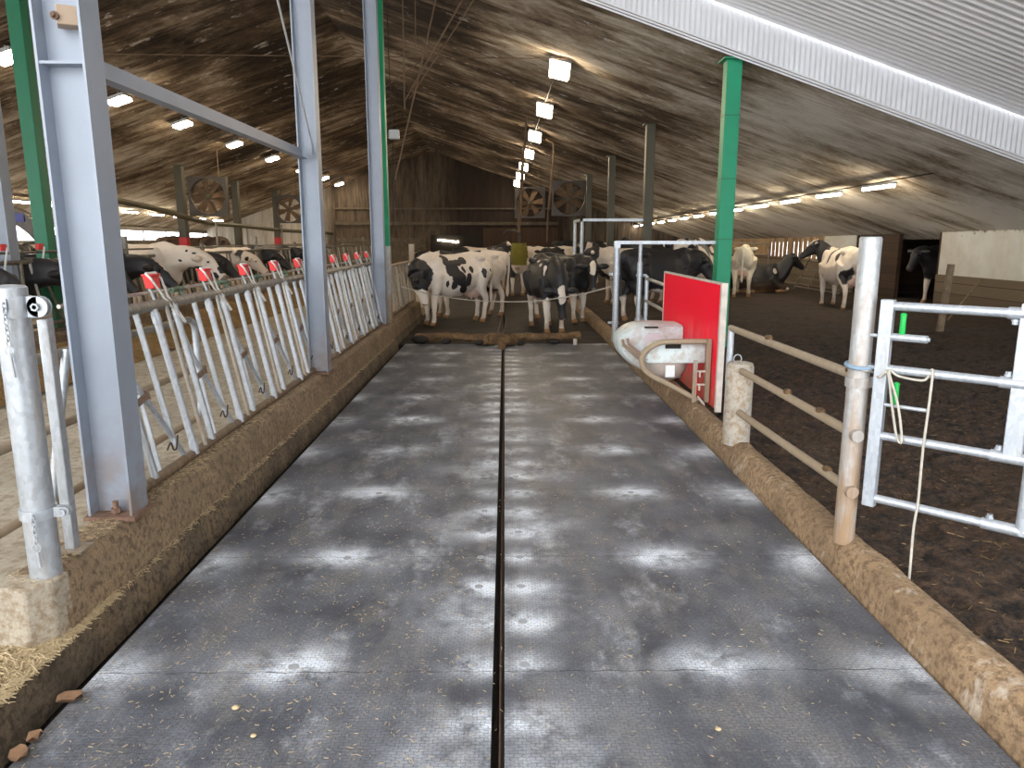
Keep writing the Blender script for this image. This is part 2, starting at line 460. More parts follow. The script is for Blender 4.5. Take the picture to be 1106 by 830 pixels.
# ------------------------------------------------------------------ the shell
RX, RS, RF, RY = -4.0, .337, .012, 11.15      # ridge x, slope, fall along the barn
YF = 42.3                                     # far gable
def roofz(x, y): return 6.79 - RS*abs(x-RX) - RF*(y-RY)
def corrugated(name, mat, fz, x0, x1, y0, y1, pitch, amp, trap=False, seg=6):
    mb = MB(); n = int((y1-y0)/pitch)*seg; rows = []
    for i in range(n+1):
        y = y0 + (y1-y0)*i/n
        ph = (i % seg)/seg
        a = amp*math.cos(2*PI*ph) if not trap else (amp if ph < .34 else (-amp if .5 <= ph < .84 else 0))
        rows.append((y, a))
    vs = []; fs = []
    for y, a in rows: vs += [(x0, y, fz(x0, y)+a), (x1, y, fz(x1, y)+a)]
    for i in range(n): fs.append((2*i, 2*i+1, 2*i+3, 2*i+2))
    mb.add(vs, fs); return tag(mb.build(name, mat, ang=60 if not trap else 20), kind='structure')
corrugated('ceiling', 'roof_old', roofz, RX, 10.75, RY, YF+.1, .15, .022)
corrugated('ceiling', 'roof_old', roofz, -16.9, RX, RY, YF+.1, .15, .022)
# newer white lean-on roof over the viewpoint and its fascia
newz = lambda x, y: 6.79 - RS*(x-RX) + .52
corrugated('ceiling', 'roof_white', newz, 0.2, 14, -1.5, 11.08, .14, .012, True)
newl = lambda x, y: 6.79 - RS*abs(x-RX) + .52
corrugated('ceiling', 'roof_white', newl, RX, .2, -1.5, 11.08, .14, .012, True)
corrugated('ceiling', 'roof_white', newl, -17, RX, -1.5, 11.08, .14, .012, True)
mb = MB(); n = int((14+17)/.0375); vs = []; fs = []
for i in range(n+1):
    x = -17 + i*.0375; a = .009 if (i % 2) else -.009
    vs += [(x, 11.1+a, roofz(x, RY)+.0), (x, 11.1+a, roofz(x, RY)+.53)]
for i in range(n): fs.append((2*i, 2*i+1, 2*i+3, 2*i+2))
mb.add(vs, fs); tag(mb.build('wall_fascia', 'fascia_white', ang=20), kind='structure')
mb = MB()
for k in range(3):
    for xa, xb in ((RX, 14), (RX, -17)):
        mb.beam((xa, 11.06+.03*k, roofz(xa, RY)-.02-.03*k), (xb, 11.06+.03*k, roofz(xb, RY)-.02-.03*k), .022, .022)
tag(mb.build('trim_1', 'fascia_white'), kind='structure')

# floors
mb = MB(); mb.box((-1.672,-2,-.05), (-.052,12.35,0)); mb.box((-.004,-2,-.05), (1.73,12.35,0))
for v in mb.v: pass
o = mb.build('floor', 'rubber', ang=None); tag(o, kind='structure')
mb = MB(); mb.box((-.10,-2,-.154), (.06,42,-.1)); mb.box((-1.9,-2,-.154), (-1.66,42,-.1)); mb.box((-1.9,12.3,-.154),(1.9,12.45,-.01)); tag(mb.build('floor', 'ditch'), kind='structure')
mb = MB()
def grid(mb, x0, x1, y0, y1, nx, ny, fz):
    vs = [(x0+(x1-x0)*i/nx, y0+(y1-y0)*j/ny, fz(x0+(x1-x0)*i/nx, y0+(y1-y0)*j/ny)) for j in range(ny+1) for i in range(nx+1)]
    mb.add(vs, [(j*(nx+1)+i, j*(nx+1)+i+1, (j+1)*(nx+1)+i+1, (j+1)*(nx+1)+i) for j in range(ny) for i in range(nx)])
def nz(x, y, s): return mnoise.noise(Vector((x*s, y*s, 3.3)))
grid(mb, -1.78, -.03, 12.35, 42.2, 16, 200, lambda x, y: .0 + .012*nz(x, y, 3)+.008*nz(x, y, 8))
grid(mb, .0, 1.75, 12.35, 42.2, 16, 200, lambda x, y: .0 + .012*nz(x, y, 3)+.008*nz(x, y, 8))
tag(mb.build('floor', 'alley_far', ang=60), kind='structure')
mb = MB(); mb.box((-17.5,-6,-.1), (-1.97,42.3,.115)); mb.box((-1.99,-6,-.1),(-1.80,2.79,.115))
tag(mb.build('floor', 'feed_floor'), kind='structure')
mb = MB(); mb.box((-60,-60,-.30), (60,-2.2,-.155)); mb.box((-80,-2.2,-.30),(-17.6,80,-.155)); mb.box((13.4,-2.2,-.30),(80,80,-.155))
tag(mb.build('floor', 'yard_concrete'), kind='structure')
def bedz(x, y):
    b = .05 + .10*min(1, max(0, (x-1.9)/2.5))
    b += .05*nz(x, y, .7) + .035*nz(x, y, 2.3) + (.045*nz(x, y, 6) + .035*nz(x, y, 13) if y < 12 else 0)
    b += .10*math.exp(-((x-7.04)**2+(y-11.9)**2)/.35) + .06*math.exp(-((x-3.9)**2+(y-9)**2)/1.2)
    return b
mb = MB(); grid(mb, 1.86, 7.0, 1.2, 9.0, 150, 220, bedz)
grid(mb, 7.0, 13.2, 1.2, 9.0, 60, 220, bedz); grid(mb, 1.86, 13.2, 8.98, 42.3, 110, 300, bedz)
tag(mb.build('floor', 'bedding', ang=80), kind='structure')

mb = MB(); mb.box((-17.6,-2.2,-.30),(12.4,44,-.155)); tag(mb.build('floor', 'ditch'), kind='structure')
# left kerb (two-step) and right kerb
def yprism(poly, y0, y1, seg, jit, name, mat, top=None):
    """XZ profile swept along Y with a slightly uneven surface"""
    mb = MB(); rings = []
    for i in range(seg+1):
        y = y0+(y1-y0)*i/seg
        rings.append([Vector((x+jit*nz(y*3+x*9, z*20, 1.3), y, z+(jit*nz(y*2+z*8, x*30, 1.7) if z > .05 else 0))) for x, z in poly])
    mb.loft(rings); return tag(mb.build(name, mat, ang=40), kind='structure')
yprism([(-1.99,-.08),(-1.77,-.08),(-1.79,.09),(-1.80,.12),(-1.99,.12)], -2, 16.2, 240, .006, 'trim_2', 'kerb_step')
yprism([(-2.04,.08),(-1.81,.08),(-1.83,.30),(-1.845,.37),(-1.87,.39),(-2.02,.39),(-2.04,.37)], 2.86, 16.2, 240, .006, 'trim_3', 'kerb_left')
mb = MB()   # pale cast end of the kerb with its chamfered corner
mb.prism([(-2.05,2.74,.1),(-1.90,2.72,.1),(-1.83,2.80,.1),(-1.82,2.9,.1),(-2.05,2.9,.1)], (0,0,0), (0,0,.288))
tag(mb.build('trim_4', 'kerb_end', bevel=.012), kind='structure')
yprism([(1.735,-.1),(1.745,.02),(1.76,.12),(1.785,.165),(1.83,.185),(1.90,.175),(1.935,.14),(1.96,-.1)], -1, 30, 400, .014, 'trim_5', 'kerb_right')

# walls
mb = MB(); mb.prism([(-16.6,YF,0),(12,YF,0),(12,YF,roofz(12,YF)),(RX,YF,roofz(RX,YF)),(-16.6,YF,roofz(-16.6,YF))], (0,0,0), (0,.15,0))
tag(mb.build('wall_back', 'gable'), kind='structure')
mb = MB(); mb.box((-9.4,YF-.1,2.45),(3,YF,2.62)); mb.box((-9.4,YF-.07,0),(-4.4,YF,1.75)); mb.box((-9.4,YF-.1,3.3),(2.9,YF,3.38))
tag(mb.build('trim_6', 'wall_dirty'), kind='structure')
mb = MB(); mb.box((-4.1,YF-.12,0),(-1.2,YF-.05,1.92)); tag(mb.build('door_1', 'dark_hole'), kind='structure')
mb = MB(); mb.box((-1.2,YF-.14,0),(3.0,YF-.03,2.3)); tag(mb.build('door_2', 'planks_dark'), kind='structure')
# left side: low wall, open above it
mb = MB(); mb.box((-16.75,11,0),(-16.6,YF,1.58)); tag(mb.build('wall_left', 'wall_dirty'), kind='structure')
mb = MB(); mb.beam((-16.65,11,1.62),(-16.65,YF,1.62),.1,.08); mb.beam((-16.65,11,2.40),(-16.65,YF,2.06),.12,.16)
for k in range(14): mb.beam((-16.65,12+k*2.3,1.5),(-16.65,12+k*2.3,2.5),.05,.05)
tag(mb.build('window_1', 'pipe_far'), kind='structure')
# right side
XR = 10.3
mb = MB(); mb.box((2.5,-16,-.1),(2.6,-.4,6.6)); tag(mb.build('wall_light_block', 'wall_dirty'), kind='structure')  # added unseen wall behind the camera, keeps light off alley-facing column flanges
mb = MB(); mb.box((12.9,-2,-.1),(13.0,11.1,3.2)); mb.box((XR,11.0,-.1),(13.0,11.1,3.0)); tag(mb.build('wall_right', 'roof_white'), kind='structure')
mb = MB(); mb.box((XR,9,.72),(XR+.08,17.7,2.12)); tag(mb.build('wall_right', 'white_panel'), kind='structure')
mb = MB(); mb.box((XR-.04,9,-.1),(XR+.1,17.7,.9)); tag(mb.build('wall_right', 'sleepers'), kind='structure')
mb = MB(); mb.box((XR+2.6,17.7,-.1),(XR+2.7,21.9,2.2)); mb.box((XR,17.68,-.1),(XR+2.6,17.76,2.2)); mb.box((XR,21.85,-.1),(XR+2.6,21.95,2.2))
tag(mb.build('wall_right', 'boards_brown'), kind='structure')
mb = MB(); mb.box((XR-.1,17.6,2.14),(XR+2.8,22.0,2.24)); tag(mb.build('ceiling', 'planks_dark'), kind='structure')
mb = MB(); mb.box((XR,19.6,-.1),(XR+.1,21.9,2.1)); tag(mb.build('door_3', 'boards_brown'), kind='structure')
mb = MB(); mb.box((XR,22.0,.95),(XR+.08,24.2,2.0)); tag(mb.build('door_4', 'white_panel'), kind='structure')
mb = MB(); mb.box((XR-.04,21.95,-.1),(XR+.1,YF,1.02)); tag(mb.build('wall_right', 'sleepers'), kind='structure')
mb = MB(); mb.box((XR,29.2,1.0),(XR+.08,YF,2.1)); tag(mb.build('wall_right', 'boards_tan'), kind='structure')
mb = MB()
y = 24.2
k = 0
while y < 29.2:
    wd = .30 if k % 6 else .55
    mb.box((XR+.02,y,1.0),(XR+.05,y+wd,2.05)); y += wd+.10; k += 1
mb.box((XR,24.2,1.0),(XR+.06,29.2,1.07)); mb.box((XR,24.2,1.84),(XR+.06,29.2,2.1))
tag(mb.build('wall_right', 'boards_tan'), kind='structure')

# ------------------------------------------------------------------ posts and columns
def hcolumn(label, x0, x1, y0, y1, z0, z1, mat='column_grey', tf=.012):
    t = thing('steel_column', label, 'column', ((x0+x1)/2, (y0+y1)/2, z0), 'steel columns')
    mb = MB(); mb.box((x0,y0,z0+.015),(x0+tf,y1,z1)); mb.build('flange', mat, t)
    mb = MB(); mb.box((x1-tf,y0,z0+.015),(x1,y1,z1)); mb.build('flange', mat, t)
    ym = (y0+y1)/2
    mb = MB(); mb.box((x0+tf,ym-.005,z0+.015),(x1-tf,ym+.005,z1)); mb.build('web', mat, t)
    mb = MB(); mb.box((x0-.015,y0-.02,z0-.005),(x1+.02,y1+.02,z0+.015)); mb.build('base_plate', 'rust', t)
    return t
c1 = hcolumn('big grey steel column nearest the camera, bolted to the kerb end', -2.05,-1.835,3.47,3.635,.39,7.0)
mb = MB(); mb.box((-2.04,3.475,2.50),(-1.85,3.55,2.512)); mb.build('stiffener', 'column_grey', c1)
mb = MB(); mb.cyl((-1.93,3.505),.014,.40,.47,12); mb.tube([(-1.93,3.505,.412),(-1.93,3.505,.435)],.024,6); mb.build('anchor_bolt', 'rust', c1)
c2 = hcolumn('grey steel column at the far end of the tie beam', -1.99,-1.80,7.44,7.60,.39,6.8)
c3 = hcolumn('grey steel column with green post right behind it', -2.06,-1.87,11.66,11.82,.39,5.9)
c4 = hcolumn('grey steel column at the left picture edge across the feed table', -6.86,-6.6,10.1,10.3,.11,6.0)
bx = thing('sensor_box', 'small beige box with cable gland high on the nearest grey column', 'box', (-1.90,3.50,2.68))
mb = MB(); mb.box((-1.95,3.46,2.655),(-1.855,3.55,2.735), rot=Matrix.Rotation(.5,3,'Z')); mb.build('housing', 'sensor_box', bx, bevel=.004)
mb = MB(); mb.lathe((-1.925,3.445,2.685),[(.016,0),(.018,-.012),(.010,-.016),(.009,-.03)],12,'y'); mb.build('cable_gland', 'rust', bx)
# tie beam and slender stay between the columns
tb = thing('tie_beam', 'grey steel tie beam spanning between the two nearest grey columns', 'beam', (-1.93,3.64,2.53))
mb = MB(); mb.box((-1.955,3.635,2.50),(-1.945,7.44,2.59)); mb.build('web', 'column_grey', tb)
mb = MB(); mb.box((-1.975,3.635,2.495),(-1.90,7.44,2.505)); mb.build('flange', 'column_grey', tb)
o = MB().tube([(-1.82,5.6,4.6),(-1.83,7.38,2.62),(-1.84,7.436,2.54)], .009, 8).build('stay_rod', 'galv')
tag(o, 'thin galvanised rod slanting down to the second grey column', 'rod')

def square_post(name, label, cat, x, y, s, z0, z1, mat, group=None, red=None, foot=None):
    t = thing(name, label, cat, (x,y,z0), group)
    MB().box((x-s/2,y-s/2,z0),(x+s/2,y+s/2,z1)).build('shaft', mat, t, bevel=.01)
    if foot: MB().box((x-s/2-.004,y-s/2-.004,z0),(x+s/2+.004,y+s/2+.004,foot[1])).build('bare_foot', foot[0], t)
    if red:
        MB().box((x-s/2-.006,y-s/2-.006,red[0]),(x+s/2+.006,y+s/2+.006,red[1])).build('painted_foot', 'red_paint', t)
    MB().box((x-s*.8,y-s*.8,z1-.02),(x+s*.8,y+s*.8,z1)).build('head_plate', mat, t)
    return t
gp = square_post('roof_post', 'green roof post standing behind the red board', 'post', 3.33, 11.45, .22, .0, roofz(3.33,11.45)-.02, 'green_paint')
for k, zz in enumerate((1.72, 2.6, 3.5)):
    MB().box((3.215,11.335,zz),(3.445,11.565,zz+.02)).build('strap', 'green_dirty', gp)
square_post('roof_post', 'green roof post touching the third grey column', 'post', -1.925, 12.12, .16, .39, roofz(-1.9,12.1)-.03, 'green_paint', foot=('galv_post', 1.62))
square_post('roof_post', 'green roof post at the far left beyond the feed table', 'post', -6.84, 11.3, .20, .1, roofz(-6.84,11.3)-.03, 'green_dirty')
for k, (x, y) in enumerate(((3.27,17.33),(3.26,23.3),(3.24,29.2),(3.22,35.2))):
    square_post('barn_post', 'dark weathered roof post, %s in the row behind the green post on the right' % ['first','second','third','fourth'][k], 'post', x, y, .2, 0, roofz(x,y)-.02, 'post_brown', 'dark roof posts right of the alley')
for k, (x, y) in enumerate(((-11.15,26.4),(-11.2,31.9),(-11.2,37.4))):
    square_post('barn_post', ['dark roof post with red foot beside the larger barn fan','dark roof post without red foot between the two fans','dark roof post with red foot beside the smaller barn fan'][k], 'post', x, y, .26, .1, roofz(x,y)-.02, 'post_brown', 'dark roof posts on the left', red=(.8,1.66+.1) if k != 1 else None)

# ------------------------------------------------------------------ roof rods, cables
for pts, r, lab in (([(-1.64,13,6.0),(-1.66,13,3.85)], .012, 'rusty straight hanger rod ending above the third column'),
                    ([(-1.48,13.4,6.1),(-1.5,13.4,4.9)], .010, 'short rusty hanger rod beside the straight one'),
                    ([(-1.0,13,5.95),(-1.85,13,2.72)], .014, 'long rusty rod leaning down towards the far gable'),
                    ([(-.45,12.6,5.75),(-1.68,13.1,3.98)], .014, 'rusty rod slanting across the other hanger rods'),
                    ([(-.47,12.8,5.5),(-1.60,13.2,4.05)], .012, 'second slanting rusty rod lying close under the first'),
                    ([(-2.02,13.3,4.25),(-.9,12.9,4.9)], .008, 'thin rusty rod crossing low near the third column')):
    tag(MB().tube(pts, r, 8).build('hanger_rod', 'rod_rust'), lab, 'rod', 'rusty rods under the ridge')
tag(MB().tube([(-9,14.5,5.05),(-4,14.5,5.02),(1.2,14.5,4.98)], .009, 6).build('tension_wire', 'rod_rust'), 'long thin wire stretched across under the sooty roof', 'wire')
for x in (-9.1,-8.3):
    tag(MB().tube([(x,15.5,roofz(x,15.5)),(x+.02,15.5,3.9 if x<-9 else 3.5)], .011, 6).build('hanger_rod', 'rod_rust'), 'rusty hanger rod dropping from the left roof, %s of two' % ('left' if x < -9 else 'right'), 'rod', 'rusty rods left')
jb = thing('junction_box', 'grey junction box clamped to the green post behind the column', 'box', (-1.74,11.95,3.3))
MB().box((-1.77,11.9,3.24),(-1.62,12.0,3.38)).build('housing', 'device', jb, bevel=.008)
mb = MB()
for k in range(4): mb.box((-1.78,11.885,3.25+k*.03),(-1.61,11.9,3.262+k*.03))
mb.build('cooling_fin', 'device', jb)
mb = MB(); mb.tube(bez([(-1.76,12.0,5.8),(-1.75,12.0,4.4),(-1.73,12.0,3.4),(-1.75,12.0,2.6),(-1.76,12.0,1.9)]), .008, 6)
tag(mb.build('power_cable', 'cable_black'), 'dark cable running down the green post behind the column', 'cable')

# ------------------------------------------------------------------ lamps
def lamp(x, y, lab, grp, s=.34, mat='lamp_warm', tilt=0.):
    z = roofz(x, y)-.20; sl = -RS if x > RX else RS
    R = Matrix.Rotation(tilt, 3, 'X') @ Matrix.Rotation(math.atan(-sl), 3, 'Y')
    t = thing('ceiling_lamp', lab, 'lamp', (x,y,z), grp)
    MB().box((x-s/2-.03,y-s/2-.03,z-.03),(x+s/2+.03,y+s/2+.03,z+.04), rot=R, piv=(x,y,z)).build('housing', 'galv', t)
    MB().box((x-s/2,y-s/2,z-.085),(x+s/2,y+s/2,z-.031), rot=R, piv=(x,y,z)).build('diffuser', mat, t)
    MB().tube([(x,y,z+.04),(x,y,z+.17)], .012, 6).build('hanger', 'galv', t)
for k, y in enumerate((14.7,18.95,23.4,27.8,32.3,36.8,41.2)):
    lamp(1.04-.0125*(y-14.7), y, 'square lit ceiling lamp right of the ridge, %s of that row from the camera' % ORD[k], 'square lamps right of the ridge', .34, tilt=-.62)
for k, y in enumerate((14.1,18.0,21.4,25.4,29.4,33.6,37.6,41)):
    lamp(-8.84, y, 'square lit ceiling lamp left of the ridge, %s of that row from the camera' % ORD[k], 'square lamps left of the ridge', .40)
def tube_lamp(x, y, lab, grp, L=1.25):
    z = roofz(x, y)-.20
    t = thing('tube_lamp', lab, 'lamp', (x,y,z), grp)
    MB().box((x-.04,y-L/2,z),(x+.04,y+L/2,z+.05)).build('housing', 'galv', t)
    MB().tube([(x,y-L/2+.03,z-.02),(x,y+L/2-.03,z-.02)], .035, 10).build('tube', 'tube_warm', t)
for k in range(13):
    tube_lamp(7.3, 14.87+2.27*k, 'lit strip lamp in the row over the right bedding, %s from the camera' % ORD[k], 'strip lamps over the right bedding')
for k in range(9):
    tube_lamp(-14.7, 20.9+2.27*k, 'lit strip lamp in the row along the left eaves, %s from the camera' % ORD[k], 'strip lamps along the left eaves')
tag(MB().tube([(7.3,13,roofz(7.3,13)-.13),(7.3,YF,roofz(7.3,YF)-.13)], .012, 6).build('lamp_cable', 'cable_black'), 'dark cable linking the strip lamps over the right bedding', 'cable')
tag(MB().tube([(1.04,14.5,roofz(1.04,14.5)-.06),(.70,YF,roofz(.70,YF)-.06)], .014, 6).build('lamp_cable', 'cable_black'), 'dark cable linking the square lamps right of the ridge', 'cable')
# lamps of the barn beyond the far doorway
for k in range(6):
    x = -3.72+.2*k
    tag(MB().box((x,YF-.17,1.60-.022*k),(x+.15,YF-.13,1.66-.022*k)).build('tube_lamp', 'tube_warm'), 'small strip lamp seen in the far doorway, one of a slanting row', 'lamp', 'strip lamps in the far doorway')

# ------------------------------------------------------------------ fans
def fan(label, x, y, z, s, blades, rot=0):
    t = thing('barn_fan', label, 'fan', (x,y,z), 'barn fans')
    mb = MB(); d = .22; n = 32; ring0 = []; R = s*.46
    # square housing with a round opening
    out = []; inn = []
    for k in range(n):
        a = 2*PI*k/n; c_, s_ = math.cos(a), math.sin(a); q = s/2/max(abs(c_), abs(s_))
        out.append((x+q*c_, z+q*s_)); inn.append((x+R*c_, z+R*s_))
    vs = [(p[0], yy, p[1]) for yy in (y-d/2, y+d/2) for p in out] + [(p[0], yy, p[1]) for yy in (y-d/2, y+d/2) for p in inn]
    fs = []
    for k in range(n):
        j = (k+1) % n
        fs += [(k,j,n+j,n+k), (2*n+k,2*n+j,3*n+j,3*n+k), (k,j,2*n+j,2*n+k), (n+k,n+j,3*n+j,3*n+k)]
    mb.add(vs, fs); mb.build('housing', 'dark_steel', t)
    mb = MB(); mb.lathe((x,y-.06,z),[(.02,-.02),(.09,0),(.09,.1),(.02,.12)],16,'y'); mb.build('hub', 'post_brown', t)
    for k in range(blades):
        a = rot+2*PI*k/blades; mb = MB()
        u = Vector((math.cos(a),0,math.sin(a))); v = Vector((-math.sin(a),0,math.cos(a)))
        c0 = Vector((x,y,z)); w0, w1 = .06, .13
        P = [c0+u*.07-v*w0-Vector((0,.03,0)), c0+u*.07+v*w0+Vector((0,.03,0)), c0+u*R*.95+v*w1+Vector((0,.05,0)), c0+u*R*.95-v*w1-Vector((0,.05,0))]
        mb.add([p for p in P]+[p+Vector((0,.008,0)) for p in P], [(0,1,2,3),(7,6,5,4),(0,4,5,1),(1,5,6,2),(2,6,7,3),(3,7,4,0)])
        mb.build('blade', 'rod_rust', t)
    mb = MB()
    for k in range(3): mb.beam((x-s*.46,y+.1,z+(k-1)*.2),(x+s*.46,y+.1,z+(k-1)*.2),.02,.02)
    mb.build('motor_bracket', 'dark_steel', t)
    for e in (-.3,.3): MB().tube([(x+s*e,y,z+s/2),(x+s*e,y,roofz(x+s*e,y)-.03)],.015,6).build('hanger', 'rod_rust', t)
    return t
fan('larger square barn fan hanging beside a red-footed post', -10.0, 25.9, 3.12, 1.28, 8, .2)
fan('barn fan farther back on the left, seen near the second column', -10.45, 37.0, 3.1, 1.3, 6, .3)
fan('dim barn fan hanging under the dark roof on the right', 2.55, 30.2, 3.28, 1.35, 6, .5)
fan('dim barn fan hanging farther left of the other right-hand fan', 1.1, 33.0, 3.25, 1.3, 6, .1)
for x, y, z1, lab in ((1.62,26.2,1.6,'tall bent rusty pipe hanging left of the dim right fan'),(.62,27.0,1.9,'thin rusty pipe hanging behind the yellow cow brush'),(1.5,23.5,2.6,'short thin pipe hanging near the bent pipe')):
    tag(MB().tube([(x-.25,y,roofz(x,y)-.1),(x-.02,y,roofz(x,y)-.22),(x,y,roofz(x,y)-.5),(x-.12,y,2.6),(x-.15,y,z1)], .028, 8).build('hanging_pipe', 'rod_rust'), lab, 'pipe')
# ventilation duct hose sagging below the left roof
mb = MB(); mb.tube(bez([(-10.9,20,2.85),(-10.8,23,2.68),(-10.6,27,2.30),(-10.6,31,2.22),(-10.6,36,2.1),(-10.2,40,2.05),(-9.6,42.2,2.0)]), .085, 10)
tag(mb.build('sagging_pipe', 'post_brown'), 'dark pipe sagging across below the left roof', 'pipe')
# ------------------------------------------------------------------ far-left arch (yellow drum, bent duct with label)
ar = thing('bent_duct', 'dark bent duct with a small blue sign left of the green post', 'duct', (-7.6,12.4,.1))
mb = MB(); P = [Vector((-8.3+1.05*math.sin(a*PI/20), 12.3, 1.15+1.05*math.cos(a*PI/20))) for a in range(0, 11)]
rg = []
for k, p in enumerate(P):
    d = (P[min(k+1,10)]-P[max(k-1,0)]).normalized(); nrm = Vector((-d.z,0,d.x))
    rg.append([p+nrm*.11+Vector((0,-.12,0)), p+nrm*.11+Vector((0,.12,0)), p-nrm*.11+Vector((0,.12,0)), p-nrm*.11+Vector((0,-.12,0))])
mb.loft(rg); mb.build('duct', 'dark_steel', ar)
MB().box((-7.83,12.165,2.0),(-7.66,12.18,2.13)).build('sign', 'blue_label', ar)
mb = MB(); mb.lathe((-7.62,13.6,1.35),[(.20,-1.24),(.23,-1.2),(.23,.30),(.17,.38),(.05,.40)],20)
dm = tag(mb.build('drum', 'yellow_drum'), 'yellow drum standing behind the far-left green post', 'drum')

# ------------------------------------------------------------------ near kerb furniture, left
tp = thing('gate_post', 'round galvanised gate post on the pale kerb end, left foreground', 'post', (-1.895,2.87,.388))
mb = MB(); mb.lathe((-1.895,2.87,.388),[(.060,0),(.060,1.175),(.05,1.183),(.02,1.186)],28); mb.build('shaft', 'galv', tp)
def clamp(t, x, y, z, r, ang, h=.045, mat='galv'):
    mb = MB(); n = 26
    for rr, zz in (((r, r+.008), 0),):
        vs = []
        for k in range(n):
            a = 2*PI*k/n
            for q, hz in ((rr[0], z-h/2), (rr[1], z-h/2), (rr[1], z+h/2), (rr[0], z+h/2)): vs.append((x+q*math.cos(a), y+q*math.sin(a), hz))
        fs = []
        for k in range(n):
            j = (k+1) % n
            for e in range(4): fs.append((4*k+e, 4*j+e, 4*j+(e+1)%4, 4*k+(e+1)%4))
        mb.add(vs, fs)
    d = Vector((math.cos(ang), math.sin(ang), 0)); s_ = Vector((-d.y, d.x, 0)); c = Vector((x,y,z))
    for sg in (-1, 1):
        a = c + d*(r-.01) + s_*(.012*sg); b = c + d*(r+.045) + s_*(.012*sg)
        mb.beam(a, b, .008, h)
        mb.tube([b + s_*(-.004), b + s_*(.004)], h/2, 16)
    b = c + d*(r+.042); mb.tube([b - s_*.03, b + s_*.03], .009, 8); mb.tube([b + s_*.022, b + s_*.03], .016, 6); mb.tube([b - s_*.03, b - s_*.022], .016, 6)
    return mb.build('clamp', mat, t)
clamp(tp, -1.895, 2.87, 1.49, .061, .0, .08); clamp(tp, -1.895, 2.87, .66, .061, .05, .042, 'galv_clean')
def chain(parent, top, n, name='chain', link=.026, r=.0028, pin=.1):
    mb = MB()
    for k in range(n):
        c = Vector(top) - Vector((0,0,k*link*.78)); ax = Vector((1,0,0)) if k % 2 else Vector((0,1,0))
        pts = []
        for q in range(12):
            a = 2*PI*q/12; pts.append(c + ax*(math.cos(a)*link*.28) + Vector((0,0,1))*(math.sin(a)*link*.5))
        mb.tube(pts, r, 6, closed=True)
    e = Vector(top) - Vector((0,0,n*link*.78))
    pts = [e + Vector((math.cos(2*PI*q/14)*.017, 0, math.sin(2*PI*q/14)*.017-.008)) for q in range(14)]
    mb.tube(pts, r*.9, 6, closed=True)
    mb.tube([e-Vector((0,0,.02)), e-Vector((-.006,0,.02+pin))], .006, 8)
    return mb.build(name, 'galv_clean', parent)
chain(tp, (-1.872,2.79,1.50), 8, pin=.09); chain(tp, (-1.868,2.79,.66), 5, pin=.07, link=.03)
mb = MB(); mb.box((-1.90,2.795,1.478),(-1.865,2.80,1.525)); mb.box((-1.96,2.798,1.49),(-1.89,2.803,1.52)); mb.build('hasp', 'galv_clean', tp)
sp = thing('hinge_stand', 'slim square galvanised upright between gate post and nearest column', 'post', (-1.925,3.12,.39))
MB().box((-1.95,3.095,.39),(-1.905,3.14,1.42)).build('upright', 'galv', sp, bevel=.004)
MB().box((-1.95,2.92,1.42),(-1.905,3.14,1.475)).build('arm', 'rail_mud', sp, bevel=.004)
MB().box((-1.98,3.06,.386),(-1.86,3.17,.398)).build('foot_plate', 'galv_dirty', sp)
# gate leaf standing folded on the feed side
fg = thing('folded_gate', 'three-rail galvanised gate folded back on the feed side of the kerb', 'gate', (-2.3,1.6,.12))
for z in (1.165, .80, .43):
    MB().tube([(-2.3,1.6,z),(-2.3,5.40,z)], .024, 12).build('rail', 'rail_top' if z > 1 else 'rail_mud', fg)
MB().tube(bez([(-2.3,5.40,1.165),(-2.3,5.48,1.12),(-2.3,5.5,1.0),(-2.3,5.5,.6),(-2.3,5.48,.48),(-2.3,5.40,.43)],5), .024, 12).build('end_bend', 'galv', fg)
MB().tube([(-2.27,3.82,1.18),(-2.27,3.44,.16)], .022, 12).build('brace', 'galv', fg)
MB().tube([(-2.3,1.62,.12),(-2.3,1.62,1.17)], .026, 12).build('stile', 'galv', fg)

